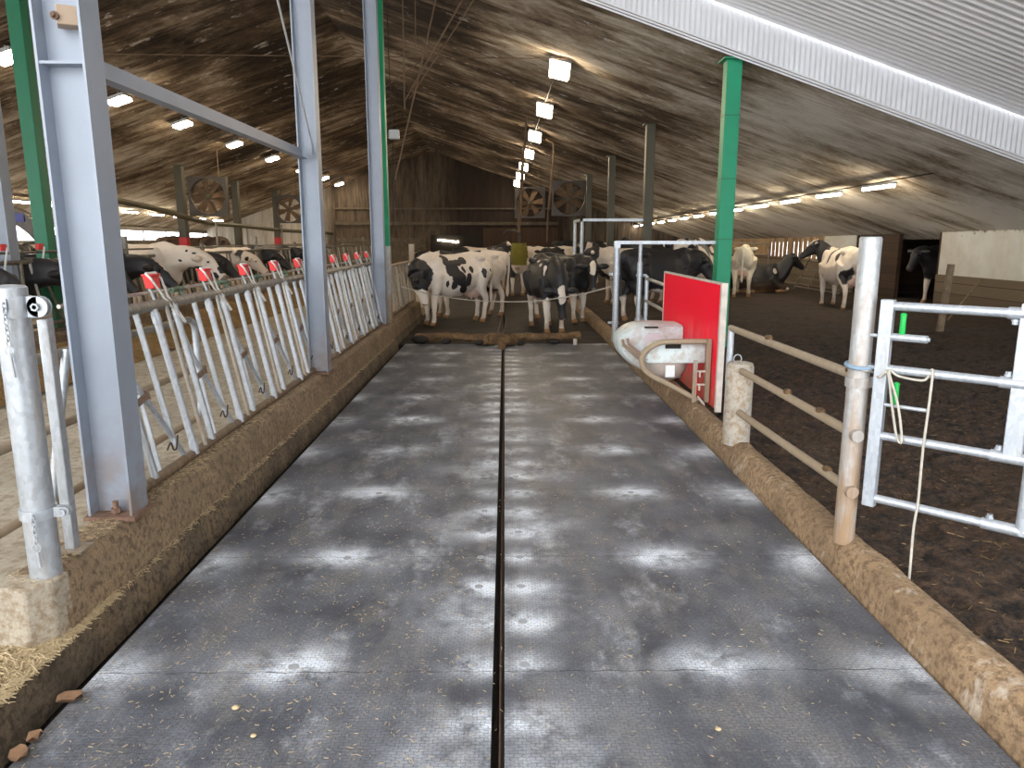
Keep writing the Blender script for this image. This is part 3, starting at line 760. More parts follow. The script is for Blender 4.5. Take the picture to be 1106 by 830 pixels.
# ------------------------------------------------------------------ headlock feed fences
XB, ZB, XT, ZT = -1.965, .415, -2.14, 1.345
def onf(y, u, dx=0., sc=0.):
    """point on the leaning fence plane; u=0 bottom rail, u=1 top rail"""
    return Vector((XB+(XT-XB)*u+dx, y, ZB+(ZT-ZB)*u))
def headlock_panel(label, y0, y1, units, pitch, full=True, dy=0.):
    t = thing('headlock_fence', label, 'feed fence', (XB,y0,ZB-.02), 'headlock fence panels along the kerb')
    MB().tube([onf(y0,0),onf(y1,0)], .030, 12).build('bottom_rail', 'kerb_rail', t)
    MB().tube([onf(y0,1),onf(y1,1)], .033, 14).build('top_rail', 'rail_top', t)
    # thin locking rod above the top rail with small green-grey lugs
    mb = MB(); a, b = onf(y0,1.075,-.06), onf(y1,1.075,-.06); mb.tube([a,b], .011, 8)
    mb.build('locking_rod', 'galv_dirty', t)
    for k in range(units):
        yr = y0 + .28 + dy + pitch*k            # catch position
        # uprights
        if yr-.32 > y0+.05: MB().tube([onf(yr-.32,.99),onf(yr-.30,.12)], .018, 10).build('upright', 'galv', t)
        MB().tube([onf(yr-.13,.98,.02),onf(yr-.11,.0,.02)], .022, 12).build('upright', 'galv_clean', t)
        MB().tube([onf(yr+.02,.99,.03),onf(yr+.03,.02,.03)], .013, 8).build('upright', 'galv_dirty', t)
        MB().tube([onf(yr+.15,.99,.02),onf(yr+.17,.02,.02)], .021, 12).build('upright', 'galv', t)
        for y_, s_ in ((yr+.27,.03),(yr+.30,.03)):
            pass
        # swinging yoke: long diagonal, short leg, rusty pivot collar
        mb = MB(); mb.tube([onf(yr+.19,.93,-.01),onf(yr+.25,.62,.0),onf(yr+.60,.03,.0)], .017, 10); mb.build('yoke', 'galv', t)
        mb = MB(); mb.tube([onf(yr+.31,.50,-.01),onf(yr+.29,.02,-.01)], .014, 10); mb.build('yoke_leg', 'galv', t)
        mb = MB(); mb.beam(onf(yr+.18,.475,.035), onf(yr+.34,.49,.02), .015, .035); mb.tube([onf(yr+.34,.465,.01),onf(yr+.34,.52,.01)], .022, 10)
        mb.build('pivot_collar', 'collar_brown', t)
        # wire spring near the foot
        c0 = onf(yr+.38,.13,.02); mb = MB()
        mb.tube(bez([c0,c0+Vector((0,.05,.03)),c0+Vector((0,.08,-.02)),c0+Vector((0,.12,-.02)),c0+Vector((0,.15,.05))],4), .005, 6)
        mb.build('spring_wire', 'dark_steel', t)
        # saddle brackets at head and foot of the main upright
        MB().tube([onf(yr-.13,.955,.02),onf(yr-.128,.89,.02)], .027, 12).build('saddle', 'galv_clean', t)
        MB().tube([onf(yr-.112,.09,.02),onf(yr-.11,.03,.02)], .027, 12).build('saddle', 'galv_clean', t)
        # red release catch with its white bow
        a = onf(yr,1.15,-.01); mb = MB()
        mb.prism([a+Vector((-.028,-.055,.035)),a+Vector((-.028,.055,.035)),a+Vector((-.02,.042,-.04)),a+Vector((-.02,-.042,-.04))],(0,0,0),(.055,0,0))
        mb.prism([a+Vector((-.035,-.06,.035)),a+Vector((.035,-.06,.035)),a+Vector((.035,.06,.035)),a+Vector((-.035,.06,.035))],(0,0,0),(0,0,.012))
        ct = mb.build('catch', 'catch_red', t, bevel=.004)
        mb = MB()
        for sg in (-1, 1):
            mb.tube([a+Vector((.0,sg*.064,.05)), a+Vector((.03,sg*.066,.02)), a+Vector((.05,sg*.03+.07,-.10)), onf(yr+.19+sg*.008,.86,.045)], .007, 8)
        mb.tube([a+Vector((0,-.064,.052)),a+Vector((0,.064,.052))], .008, 8)
        mb.build('bow', 'catch_white', ct)
        MB().tube([a+Vector((-.01,-.02,-.03)), onf(yr-.01,.99,-.01)], .010, 8).build('stem', 'galv', ct)
        # green lug
        mb = MB(); b = onf(yr+.42,1.07,-.05); mb.tube([b+Vector((0,-.10,.0)),b+Vector((0,.08,.0))], .018, 8); mb.tube([b,onf(yr+.42,1.0,0)], .010, 8)
        mb.build('lug', 'lug_green', t)
    return t
headlock_panel('headlock feed fence panel with red catches between the two nearest columns', 3.70, 8.40, 6, .82, dy=-.18)
headlock_panel('headlock feed fence panel with red catches between second and third column', 8.46, 12.30, 5, .78, dy=.0)
# older, cruder feed fence beyond the third column
t = thing('old_feed_fence', 'older dented feed fence section beyond the third grey column', 'feed fence', (-2,12,.4))
MB().tube([(-2.0,12.36,.42),(-1.98,16.0,.42)], .03, 10).build('bottom_rail', 'kerb_rail', t)
MB().tube([(-2.1,12.36,1.25),(-2.05,16.0,1.25)], .03, 10).build('top_rail', 'rail_mud', t)
for k, y in enumerate((12.45,12.62,12.8,13.0,13.5,13.7,13.95,14.25,14.4,14.65,14.9,15.2,15.45,15.7)):
    MB().tube([(-2.08+.03*(k%2),y-.06*(k%3),1.22),(-1.98,y+.1*(k%3),.43)], .024 if k % 3 else .016, 8).build('upright', 'rail_mud' if k % 3 == 0 else 'galv_dirty', t)
MB().tube([(-1.98,16.05,.35),(-1.98,16.05,1.62)], .06, 12).build('end_post', 'rail_mud', t)

# fences across the feed table
def far_fence(label, x, y0, y1, mat='pipe_far', step=.24, reds=(), z0=.55, z1=1.42, grp='feed fences across the feed table'):
    t = thing('feed_fence', label, 'feed fence', (x,y0,z0-.05), grp)
    MB().tube([(x,y0,z1),(x,y1,z1)], .032, 10).build('top_rail', mat, t)
    MB().tube([(x-.03,y0,z1+.13),(x-.03,y1,z1+.13)], .018, 8).build('locking_rod', mat, t)
    MB().tube([(x+.12,y0,z0),(x+.12,y1,z0)], .032, 10).build('bottom_rail', mat, t)
    n = int((y1-y0)/step)
    for k in range(n):
        y = y0+step*(k+.3); lean = (.10, -.08, .02, .16)[k % 4]
        MB().tube([(x+.01,y-lean,z1),(x+.12,y+lean,z0)], .020 if k % 3 else .026, 8).build('upright', 'galv_dirty' if k % 3 == 1 else mat, t)
    for y in reds:
        ct = MB().box((x-.02,y-.06,z1+.16),(x+.03,y+.06,z1+.25)).build('catch', 'catch_red', t, bevel=.006)
        mb = MB(); mb.tube([(x+.04,y+.05,z1+.2),(x+.06,y-.08,z1-.05),(x+.08,y-.16,z1-.3)], .013, 8); mb.build('bow', 'catch_white', ct)
    return t
far_fence('grey feed fence across the feed table, nearest section left of the nearest column', -6.6, 7.4, 13.2, 'pipe_far', .3, (9.95,10.75))
far_fence('brown feed fence seen between first and second column, across the feed table', -6.6, 13.3, 26.5, 'pipe_far', .26)
far_fence('brown feed fence farthest along the feed table, near the gable', -6.6, 26.8, 40, 'pipe_far', .3)
for k, y in enumerate((8.1,13.25,16.6,20.2,23.9,26.65,31,35.5)):
    tag(MB().cyl((-6.64,y),.045,.1,1.78 if k % 2 else 1.62,12).build('fence_post', 'pipe_far'), 'round grey-brown fence post in the feed fence across the feed table', 'post', 'fence posts across the feed table')
mb = MB()
yprism([(-6.85,.0),(-6.35,.0),(-6.36,.38),(-6.4,.42),(-6.8,.42),(-6.85,.38)], 6, 41, 40, .006, 'trim_7', 'kerb_left')
mb = MB()
grid(mb, -6.35, -4.9, 7, 38, 24, 260, lambda x, y: .10 + .34*max(0, math.sin(PI*min(1, max(0,(x+6.55)/1.7))))*(.75+.5*nz(x, y, .9)) + .05*nz(x, y, 5))
tag(mb.build('feed_heap', 'feed_heap', ang=80), 'long brown heap of feed lying before the cows across the feed table', 'feed', kind='stuff')
# rail fences far left with loafing cows behind
for x, lab in ((-9.6,'low pipe railing behind the first row of feeding cows'), (-13.6,'low pipe railing before the bright left opening')):
    t = thing('pipe_railing', lab, 'railing', (x,10,.1), 'pipe railings on the left')
    for z in (.7,1.05,1.4): MB().tube([(x,10,z),(x,41,z)], .025, 8).build('rail', 'pipe_far', t)
    for k in range(9): MB().tube([(x,10.5+k*3.7,.1),(x,10.5+k*3.7,1.5 if k % 2 else 2.3)], .035, 8).build('stanchion', 'pipe_far', t)

# ------------------------------------------------------------------ right kerb furniture
rp = thing('gate_post', 'tall round galvanised gate post on the muddy right kerb', 'post', (1.80,3.69,.17))
mb = MB(); mb.lathe((1.80,3.69,.16),[(.052,0),(.052,1.585),(.046,1.595),(.044,1.592)],28); mb.build('shaft', 'galv_post', rp)
clamp(rp, 1.80, 3.69, 1.03, .053, -.25, .05, 'galv_post')
for z in (.76,.46): MB().tube([(1.79,3.615,z),(1.79,3.65,z)],.032,12).build('flange_cap', 'galv_post', rp)
chain(rp, (1.895,3.66,1.02), 6, pin=.09)
rf = thing('kerb_railing', 'three-rail muddy railing running from the tall post to the concrete post', 'railing', (1.8,4.6,.2))
MB().tube([(1.80,3.74,1.055),(1.80,5.86,1.045)], .026, 12).build('rail', 'rail_mud', rf)
MB().tube([(1.80,3.74,.755),(1.80,5.52,.755)], .026, 12).build('rail', 'rail_mud', rf)
MB().tube([(1.80,3.74,.46),(1.80,5.52,.43)], .026, 12).build('rail', 'rail_mud', rf)
MB().tube([(1.80,5.84,1.06),(1.80,5.84,.62)], .027, 12).build('drop_end', 'galv_clean', rf)
for k, (y, z) in enumerate(((3.78,1.06),(4.1,.77),(3.95,.47),(4.6,.775),(5.0,1.07))):
    MB().ell((1.80,y,z+.012), (.026,.04,.020), 10, 6).build('manure_crust', 'manure', rf)
cp = thing('concrete_post', 'stout mud-splashed concrete post at the end of the railing', 'post', (1.83,5.66,.17))
mb = MB(); mb.lathe((1.83,5.66,.15),[(.105,0),(.105,.615),(.095,.645),(.06,.655),(.01,.66)],28); mb.build('shaft', 'conc_post', cp)
mb = MB(); mb.tube([Vector((1.80+.03*math.cos(a*PI/6),5.64,.83+.035*math.sin(a*PI/6))) for a in range(12)], .005, 6, closed=True); mb.build('lifting_eye', 'galv', cp)

rb = thing('red_board', 'bright red splash board standing lengthwise on the right kerb', 'board', (2.0,8,.15))
MB().box((1.985,6.80,.16),(2.0,9.25,1.325)).build('panel', 'red_board', rb)
mb = MB(); mb.box((1.975,6.755,.14),(2.03,6.80,1.345)); mb.build('edge_profile', 'board_edge', rb)
mb = MB(); mb.box((1.98,6.80,1.325),(2.01,9.28,1.345)); mb.build('edge_profile', 'board_edge', rb)
mb = MB(); mb.box((1.98,9.25,.16),(2.01,9.28,1.325)); mb.build('edge_profile', 'board_edge', rb)

wt = thing('cattle_waterer', 'grey-white plastic cattle waterer mounted before the red board', 'drinker', (1.85,7.7,.18))
# rear tub: outline in XZ, rounded to the left, swept in Y
def out_pts(pts, n=5): return bez([(p[0],0,p[1]) for p in pts], n)
far = [(1.97,.80),(1.70,.81),(1.50,.80),(1.38,.76),(1.29,.68),(1.265,.58),(1.30,.47),(1.40,.37),(1.56,.28),(1.70,.22),(1.97,.20)]
P = out_pts(far, 4); ctr = Vector((1.75,0,.5)); rg = []
for dy, k in ((0,.93),(.05,1.0),(.45,1.0),(.52,.92)):
    rg.append([Vector((ctr.x+(p.x-ctr.x)*k if p.x < 1.95 else p.x, 8.12+dy, ctr.z+(p.z-ctr.z)*k)) for p in P])
mb = MB(); mb.loft(rg); mb.build('rear_tub', 'trough', wt, ang=40)
mb = MB(); hx = [(1.575,.72),(1.70,.72),(1.785,.60),(1.80,.475),(1.66,.42),(1.53,.50),(1.525,.62)]
mb.prism([(x,8.125,z) for x,z in hx],(0,-.03,0),(0,0,0)); mb.build('cover_panel', 'panel_grey', wt, bevel=.008)
mb = MB()
for k in range(2):
    mb.tube([(1.285+.055*k,8.02,.66+.01*k),(1.30+.055*k,8.02,.60+.01*k),(1.60+.055*k,8.00,.335+.01*k),(1.70+.04*k,7.98,.28+.01*k)], .016, 8)
mb.build('guard_bar', 'rail_mud', wt)
MB().box((1.54,8.09,.775),(1.69,8.12,.79)).build('air_slot', 'dark_hole', wt)
# front bowl: upper white housing with slot, rounded grey bowl below
mb = MB(); hs = [(1.96,.745),(1.62,.745),(1.50,.735),(1.43,.70),(1.385,.63),(1.38,.56),(1.40,.545),(1.96,.545)]
mb.prism([(x,7.12,z) for x,z in hs],(0,0,0),(0,.30,0)); mb.build('front_housing', 'trough', wt, bevel=.012)
MB().box((1.56,7.10,.695),(1.71,7.121,.735)).build('air_slot', 'dark_hole', wt)
mb = MB(); rg = []
for q in range(9):
    f = q/8; z = .55-.20*f; rr = math.sqrt(max(0, 1-(f*.98)**2.4))
    rg.append([Vector((1.60+.215*rr*math.cos(2*PI*k/24), 7.27+.17*rr*math.sin(2*PI*k/24), z)) for k in range(24)])
mb.loft(rg); mb.build('bowl', 'bowl_grey', wt, ang=50)
MB().box((1.565,7.088,.415),(1.655,7.102,.53), rot=Matrix.Rotation(-.06,3,'X')).build('label', 'label_white', wt)
hoop = [(1.95,7.02,.775),(1.70,7.02,.775),(1.53,7.02,.77),(1.42,7.02,.735),(1.345,7.02,.67),(1.315,7.02,.59),(1.345,7.02,.50),(1.44,7.02,.43),(1.56,7.02,.37),(1.70,7.02,.295),(1.82,7.02,.23),(1.875,7.02,.20)]
MB().tube(bez(hoop, 5), .026, 12).build('guard_hoop', 'rail_mud', wt)
MB().box((1.81,6.985,.17),(1.85,7.0,.60)).build('flat_bar', 'galv_dirty', wt)
MB().box((1.93,6.97,.19),(1.97,7.03,.80)).build('mounting_angle', 'rail_mud', wt)
mb = MB()
for z in (.35,.48): mb.box((1.85,7.0,z),(1.93,7.015,z+.015)); mb.box((1.87,6.99,z-.05),(1.885,7.02,z))
mb.build('latch_bracket', 'board_edge', wt)
mb = MB(); pts = []
for k in range(60):
    f = k/59; c0 = Vector((1.86+.06*f, 6.96-.02*f, .24-.07*f)); a = f*2*PI*9
    pts.append(c0+Vector((.0,math.cos(a)*.016,math.sin(a)*.016)))
mb.tube(pts, .004, 6); mb.build('coiled_hose', 'board_edge', wt)

# white tube frames
ff = thing('gateway', 'white tube gate frame from kerb to green post beside the red board', 'frame', (1.72,11.5,.17))
MB().tube([(1.72,11.5,.15),(1.72,11.5,1.60)], .048, 14).build('upright', 'galv', ff)
MB().box((1.675,11.455,1.60),(1.765,11.545,1.70)).build('upright_head', 'galv_clean', ff)
MB().tube([(2.08,11.5,.12),(2.08,11.5,1.38)], .044, 14).build('upright', 'galv', ff)
MB().tube([(2.08,11.5,1.36),(2.08,11.5,1.66)], .030, 14).build('sleeve', 'galv', ff)
MB().box((1.70,11.47,1.655),(3.22,11.53,1.705)).build('cross_bar', 'galv_clean', ff)
for x, z in ((1.72,1.20),(1.72,.45),(2.08,1.18),(2.08,.5)):
    clamp(ff, x, 11.5, z, .049, PI if x < 2 else 0., .04)
gs = thing('side_gate', 'short two-rail gate between the white tube frame and the red board', 'gate', (2.14,10.5,.2))
MB().tube([(2.17,11.38,.25),(2.17,11.38,1.18)], .030, 12).build('stile', 'galv_clean', gs)
for z0, z1 in ((1.14,1.12),(.80,.78),(.40,.40)): MB().tube([(2.17,11.38,z0),(2.12,9.0,z1)], .026, 10).build('rail', 'galv_dirty', gs)
f2 = thing('gateway', 'white tube frame farther down the alley, its bar higher than the cows', 'frame', (1.75,18,.17))
for x, y in ((1.75,18.8),(1.77,17.3)): MB().tube([(x,y,.12),(x,y,2.16)], .04, 12).build('upright', 'galv_clean', f2)
mb = MB(); mb.box((1.72,17.25,2.12),(3.16,17.31,2.18)); mb.box((1.72,17.25,2.12),(1.79,18.85,2.18)); mb.build('cross_bar', 'galv_clean', f2)
# railings beyond bedding
t = thing('pipe_railing', 'thin pipe railing before the tan board wall behind the right cows', 'railing', (9.3,25,.1))
for z in (1.15,1.55): MB().tube([(9.3,26.6,z),(9.3,40,z)], .022, 8).build('rail', 'pipe_far', t)
MB().tube([(9.3,26.6,1.55),(9.3,26.4,1.35),(9.3,26.4,.1)], .022, 8).build('end_bend', 'pipe_far', t)
for k in range(5): MB().tube([(9.3,28+3*k,.1),(9.3,28+3*k,1.75)], .03, 8).build('stanchion', 'pipe_far', t)
t = thing('leaning_gate', 'dirty tube gate leaning against the wall between lying and standing cow', 'gate', (9.6,22,.1))
for k in range(4): MB().tube([(9.5-.0*k+.17*k,21.0,.2+.27*k),(9.5+.17*k,24.4,.2+.27*k)], .02, 8).build('rail', 'pipe_far', t)
for k in range(4): MB().tube([(9.45,21.1+k*1.05,.12),(10.1,21.6+k*1.05,1.1)], .022, 8).build('stile', 'pipe_far', t)
mb = MB(); mb.box((7.0,11.85,.1),(7.09,11.92,1.34), rot=Matrix.Rotation(.06,3,'Y'), piv=(7.04,11.9,.1))
tag(mb.build('wooden_stake', 'wood_old', bevel=.006), 'grey wooden stake standing in a small mound of bedding', 'stake')
t = thing('leaning_pole', 'thin brown pole leaning against the low timber wall on the right', 'pole', (9.7,15.4,.1))
MB().tube([(8.9,14.8,.1),(10.22,15.9,.88)], .02, 8).build('pole', 'wood_old', t)

# galvanised gate on the right
G0 = Vector((1.87,3.60,0)); GD = Vector((.707,-.707,0))
def gp_(s, z, off=0): return G0 + GD*s + Vector((.707,.707,0))*off + Vector((0,0,z))
gg = thing('yard_gate', 'galvanised tube gate with green latch grips at the right edge', 'gate', (1.87,3.60,.36))
MB().beam(gp_(0,.40), gp_(0,1.455), .045, .06, up=GD).build('stile', 'galv_clean', gg, bevel=.004)
for z, r in ((1.425,.0215),(1.115,.0215),(.775,.0215),(.445,.0215)):
    MB().tube([gp_(.02,z),gp_(1.6,z)], r, 14).build('rail', 'galv_clean', gg)
    MB().tube([gp_(.50,z),gp_(1.6,z)], r+.006, 14).build('sleeve_tube', 'galv_clean', gg)
    mb = MB(); b = gp_(.53,z); sg = -1 if z > 1.3 else 1
    mb.tube([b,b+Vector((0,0,sg*.05))], .008, 6); mb.tube([b+Vector((0,0,sg*.028)),b+Vector((0,0,sg*.036))], .017, 12); mb.tube([b+Vector((0,0,sg*.036)),b+Vector((0,0,sg*.05))], .013, 6)
    mb.build('bolt', 'galv_clean', gg)
MB().beam(gp_(.585,.76), gp_(.585,1.47), .04, .075, up=GD).build('stile', 'galv_clean', gg, bevel=.004)
MB().tube([gp_(.66,.43),gp_(.66,.80)], .028, 14).build('stile', 'galv_clean', gg)
for z, L0, L1 in ((1.275,-.16,.20),(.935,-.02,.22)):
    mb = MB(); mb.tube([gp_(L0,z),gp_(L1,z)], .010, 10)
    if z > 1: mb.tube([gp_(.03,z),gp_(L1-.01,z)], .019, 12)
    lb = mb.build('latch_bolt', 'galv_clean', gg)
    mb = MB(); a = gp_(.075,z); mb.lathe(tuple(a+Vector((0,0,.012))),[(.010,0),(.014,.01),(.013,.08),(.015,.10),(.008,.108)],12)
    mb.build('grip', 'green_grip', lb)
MB().tube([gp_(-.10,1.115),gp_(.0,1.115)], .009, 8).build('latch_bolt', 'galv_clean', gg)
rp_pts = [(1.76,3.64,1.11),(1.80,3.625,1.10),(1.86,3.65,1.085),gp_(.0,1.075,-.035),gp_(.04,1.10,-.035),gp_(.07,.95,-.03),gp_(.11,.79,-.035),gp_(.135,.78,-.04),gp_(.10,.95,-.035),gp_(.045,1.11,-.035),gp_(.09,1.09,-.03),gp_(.20,1.085,-.03),gp_(.22,1.13,-.01),gp_(.235,1.12,-.03),gp_(.235,.95,-.035),gp_(.23,.75,-.03),gp_(.235,.50,-.035),gp_(.23,.36,-.04),gp_(.235,.22,-.05),(1.97,3.34,.10)]
tag(MB().tube(bez(rp_pts, 6), .006, 8).build('tie_rope', 'rope'), 'pale rope tying the gate to the tall post and hanging down', 'rope')
tag(MB().tube([Vector((1.80+.062*math.cos(a*PI/8), 3.69+.062*math.sin(a*PI/8), 1.115+.008*math.sin(a*PI/8))) for a in range(16)], .011, 8, closed=True).build('rope_loop', 'rope_blue'), 'bluish rope loop wrapped round the tall gate post', 'rope')

# ------------------------------------------------------------------ alley: slot rail, scraper, ropes, bolts, litter
tag(MB().box((-.024,-2,-.1),(-.018,12.3,-.03)).build('slot_rail', 'slot_rust'), 'rusty rail running inside the dark centre slot of the matting', 'rail')
mb = MB(); mb.tube([(-.012+.004*math.sin(y*1.7),y*1.0,-.045) for y in [v*.4 for v in range(-4,32)]], .008, 8)
tag(mb.build('scraper_cable', 'cable_black'), 'dark pulling cable lying in the centre slot', 'cable')
for x in (-.10,-.01):
    tag(MB().tube([(x+.03*math.sin(y*.9+x*9),y,.03) for y in [12.8+v*.6 for v in range(0,26)]], .012, 6).build('scraper_chain', 'wall_dirty'), 'pale dirty scraper chain lying on the dark alley, %s of two' % ('left' if x < -.05 else 'right'), 'chain', 'scraper chains')
sc = thing('manure_scraper', 'manure-caked alley scraper lying across the end of the matting', 'scraper', (-.08,12.2,0))
def lumpy(name, mat, pts, r, parent):
    P = bez(pts, 10); mb = MB(); n = 12; rings = []
    for i, p in enumerate(P):
        d = (P[min(i+1,len(P)-1)]-P[max(i-1,0)]).normalized(); ux = d.orthogonal().normalized(); uy = d.cross(ux)
        rings.append([p+(ux*math.cos(2*PI*k/n)+uy*math.sin(2*PI*k/n))*r*(1+.45*mnoise.noise(Vector((p.x*9+k,p.y*9,k*1.7)))) for k in range(n)])
    mb.loft(rings); return mb.build(name, mat, parent, ang=60)
lumpy('blade', 'manure', [(-1.50,12.45,.10),(-1.0,12.38,.12),(-.5,12.3,.11),(-.15,12.2,.13)], .065, sc)
lumpy('blade', 'manure', [(-.05,12.2,.13),(.4,12.28,.12),(.9,12.35,.12),(1.27,12.42,.13)], .06, sc)
lumpy('hub', 'manure', [(-.30,12.2,.09),(-.15,12.05,.12),(.0,11.98,.12),(.15,12.15,.10)], .10, sc)
for q, r_ in (((-1.42,12.4,.07),(.16,.10,.07)),((-.98,12.33,.05),(.09,.07,.05)),((.82,12.3,.05),(.11,.07,.05)),((.25,12.15,.05),(.09,.07,.05)),((-.42,12.15,.05),(.09,.07,.05))): MB().ell(q, r_).build('runner', 'cable_black', sc)
MB().cyl((1.17,12.22),.035,.0,.10,12).build('stub_pin', 'board_edge', sc)
lumpy('draw_nose', 'manure', [(-.10,11.98,.10),(-.06,11.80,.06),(-.05,11.68,.04)], .05, sc)
rope = bez([(-1.98,14.3,.84),(-1.8,14.1,.80),(-1.2,13.7,.70),(-.5,13.3,.645),(.3,12.9,.66),(.9,12.4,.76),(1.3,12.0,.87),(1.70,11.52,1.02)], 6)
tag(MB().tube(rope, .010, 6).build('barrier_rope', 'rope'), 'slack pale rope stretched across the alley in front of the cows', 'rope')
tag(MB().ell((.72,12.55,.72),(.03,.03,.04)).build('rope_knot', 'board_edge'), 'small pale knot hanging on the barrier rope by the black cows', 'knot')
# mat bolts (countersunk washers), 40 nearest per row
bolt0 = None
bl = []
for k in range(9): bl += [(s*.88, 2.80+1.065*k) for s in (-1,1)]
for k in range(26): bl += [(s, 2.45+.355*k) for s in (-.135,.08)]
bm_ = MB(); bm_.lathe((0,0,0),[(.022,0),(.022,.002),(.014,.004),(.008,.002)],12)
for i, (x, y) in enumerate(bl):
    if bolt0 is None:
        bolt0 = bm_.build('mat_bolt', 'bolt_grey'); o = bolt0
    else: o = bolt0.copy(); C.objects.link(o)
    o.location = (x, y, 0); tag(o, 'small flat fixing bolt with washer sunk in the rubber matting', 'bolt', 'fixing bolts in the rubber matting')

def straws(name, n, region, zf, lab, L=(.02,.07), dens=None, mat='straw', r=.0013):
    mb = MB(); k = 0
    while k < n:
        x, y = rnd.uniform(region[0], region[1]), rnd.uniform(region[2], region[3])
        if dens and rnd.random() > dens(x, y): continue
        a = rnd.uniform(0, PI); l = rnd.uniform(*L); z = zf(x, y)
        d = Vector((math.cos(a), math.sin(a), rnd.uniform(-.15,.25)))*l
        p = Vector((x, y, z+.003+abs(d.z)*.5)); q = p+d*.5; p = p-d*.5
        mb.tube([p, q], r*rnd.uniform(.7,1.5), 3, cap=False); k += 1
    return tag(mb.build(name, mat, ang=None), lab, 'straw', kind='stuff')
straws('straw_litter', 2600, (-1.66,1.7,2.0,6.5), lambda x, y: 0, 'fine straw bits scattered over the rubber matting', (.004,.020), lambda x, y: (1 if x < -.2 else .35)*max(.1, 1-(y-2)/5), r=.0011)
straws('straw_drift', 2600, (-2.5,-1.78,2.2,3.2), lambda x, y: .125+rnd.random()*.012, 'loose straw lying round the foot of the pale kerb end', (.02,.08),
       lambda x, y: math.exp(-(((x+1.87-(y-2.72)*.15)/.09)**2) - ((y-2.66)/.16)**2) + math.exp(-(((x+1.81)/.03)**2))*.8 + math.exp(-(((y-2.70)/.05)**2))*(x<-1.8)*.5)
straws('straw_ledge', 1500, (-1.835,-1.775,2.75,12), lambda x, y: .125, 'straw lying along the narrow ledge of the left kerb', (.015,.05))
straws('kerb_chaff', 900, (-2.02,-1.86,2.75,6), lambda x, y: .392, 'chaff and straw on top of the left kerb', (.01,.035))
straws('bedding_straw', 2600, (1.98,7.2,1.6,9.5), lambda x, y: bedz(x, y)+.004, 'short straw mixed into the dark bedding', (.012,.045), lambda x, y: max(.08, 1-(y-2)/7), mat='straw_dark', r=.0014)
for k, (x, y, s, a) in enumerate(((-1.665,2.56,.045,.3),(-1.66,2.33,.030,1.2),(-1.655,2.24,.042,2.0))):
    mb = MB(); n = 12; rings = [[Vector((0,0,.012))]*n]
    for rr in (.5, 1):
        rings.append([Vector((s*rr*math.cos(2*PI*q/n)*(1+.15*math.sin(3*q)), s*.7*rr*math.sin(2*PI*q/n), .012+.022*rr*rr*(.4+abs(math.sin(q*1.3+k))))) for q in range(n)])
    mb.loft([[v+Vector((0,0,-.003)) for v in r] for r in rings[::-1]]+rings)
    o = mb.build('dry_leaf', 'leaf', ang=60); o.location = (x, y, .0); o.rotation_euler = (0,0,a)
    tag(o, ['largest curled dry leaf at the mat edge by the left kerb','smallest dry leaf lying between the two larger ones','dry leaf nearest the lower left picture corner'][k], 'leaf', 'dry leaves at the mat edge')
for k, (x, y, s) in enumerate(((-1.02,2.52,.016),(.77,2.38,.012),(-.9,2.36,.012))):
    o = MB().ell((0,0,0),(s,s*.8,s*.5),8,5).build('wood_chip', 'straw', ang=60); o.location = (x,y,s*.45)
    tag(o, ['pale crumb on the left mat between slot and kerb','pale chip lying alone on the right mat','tiny pale crumb on the left mat nearest the camera'][k], 'chip', 'pale crumbs on the mats')
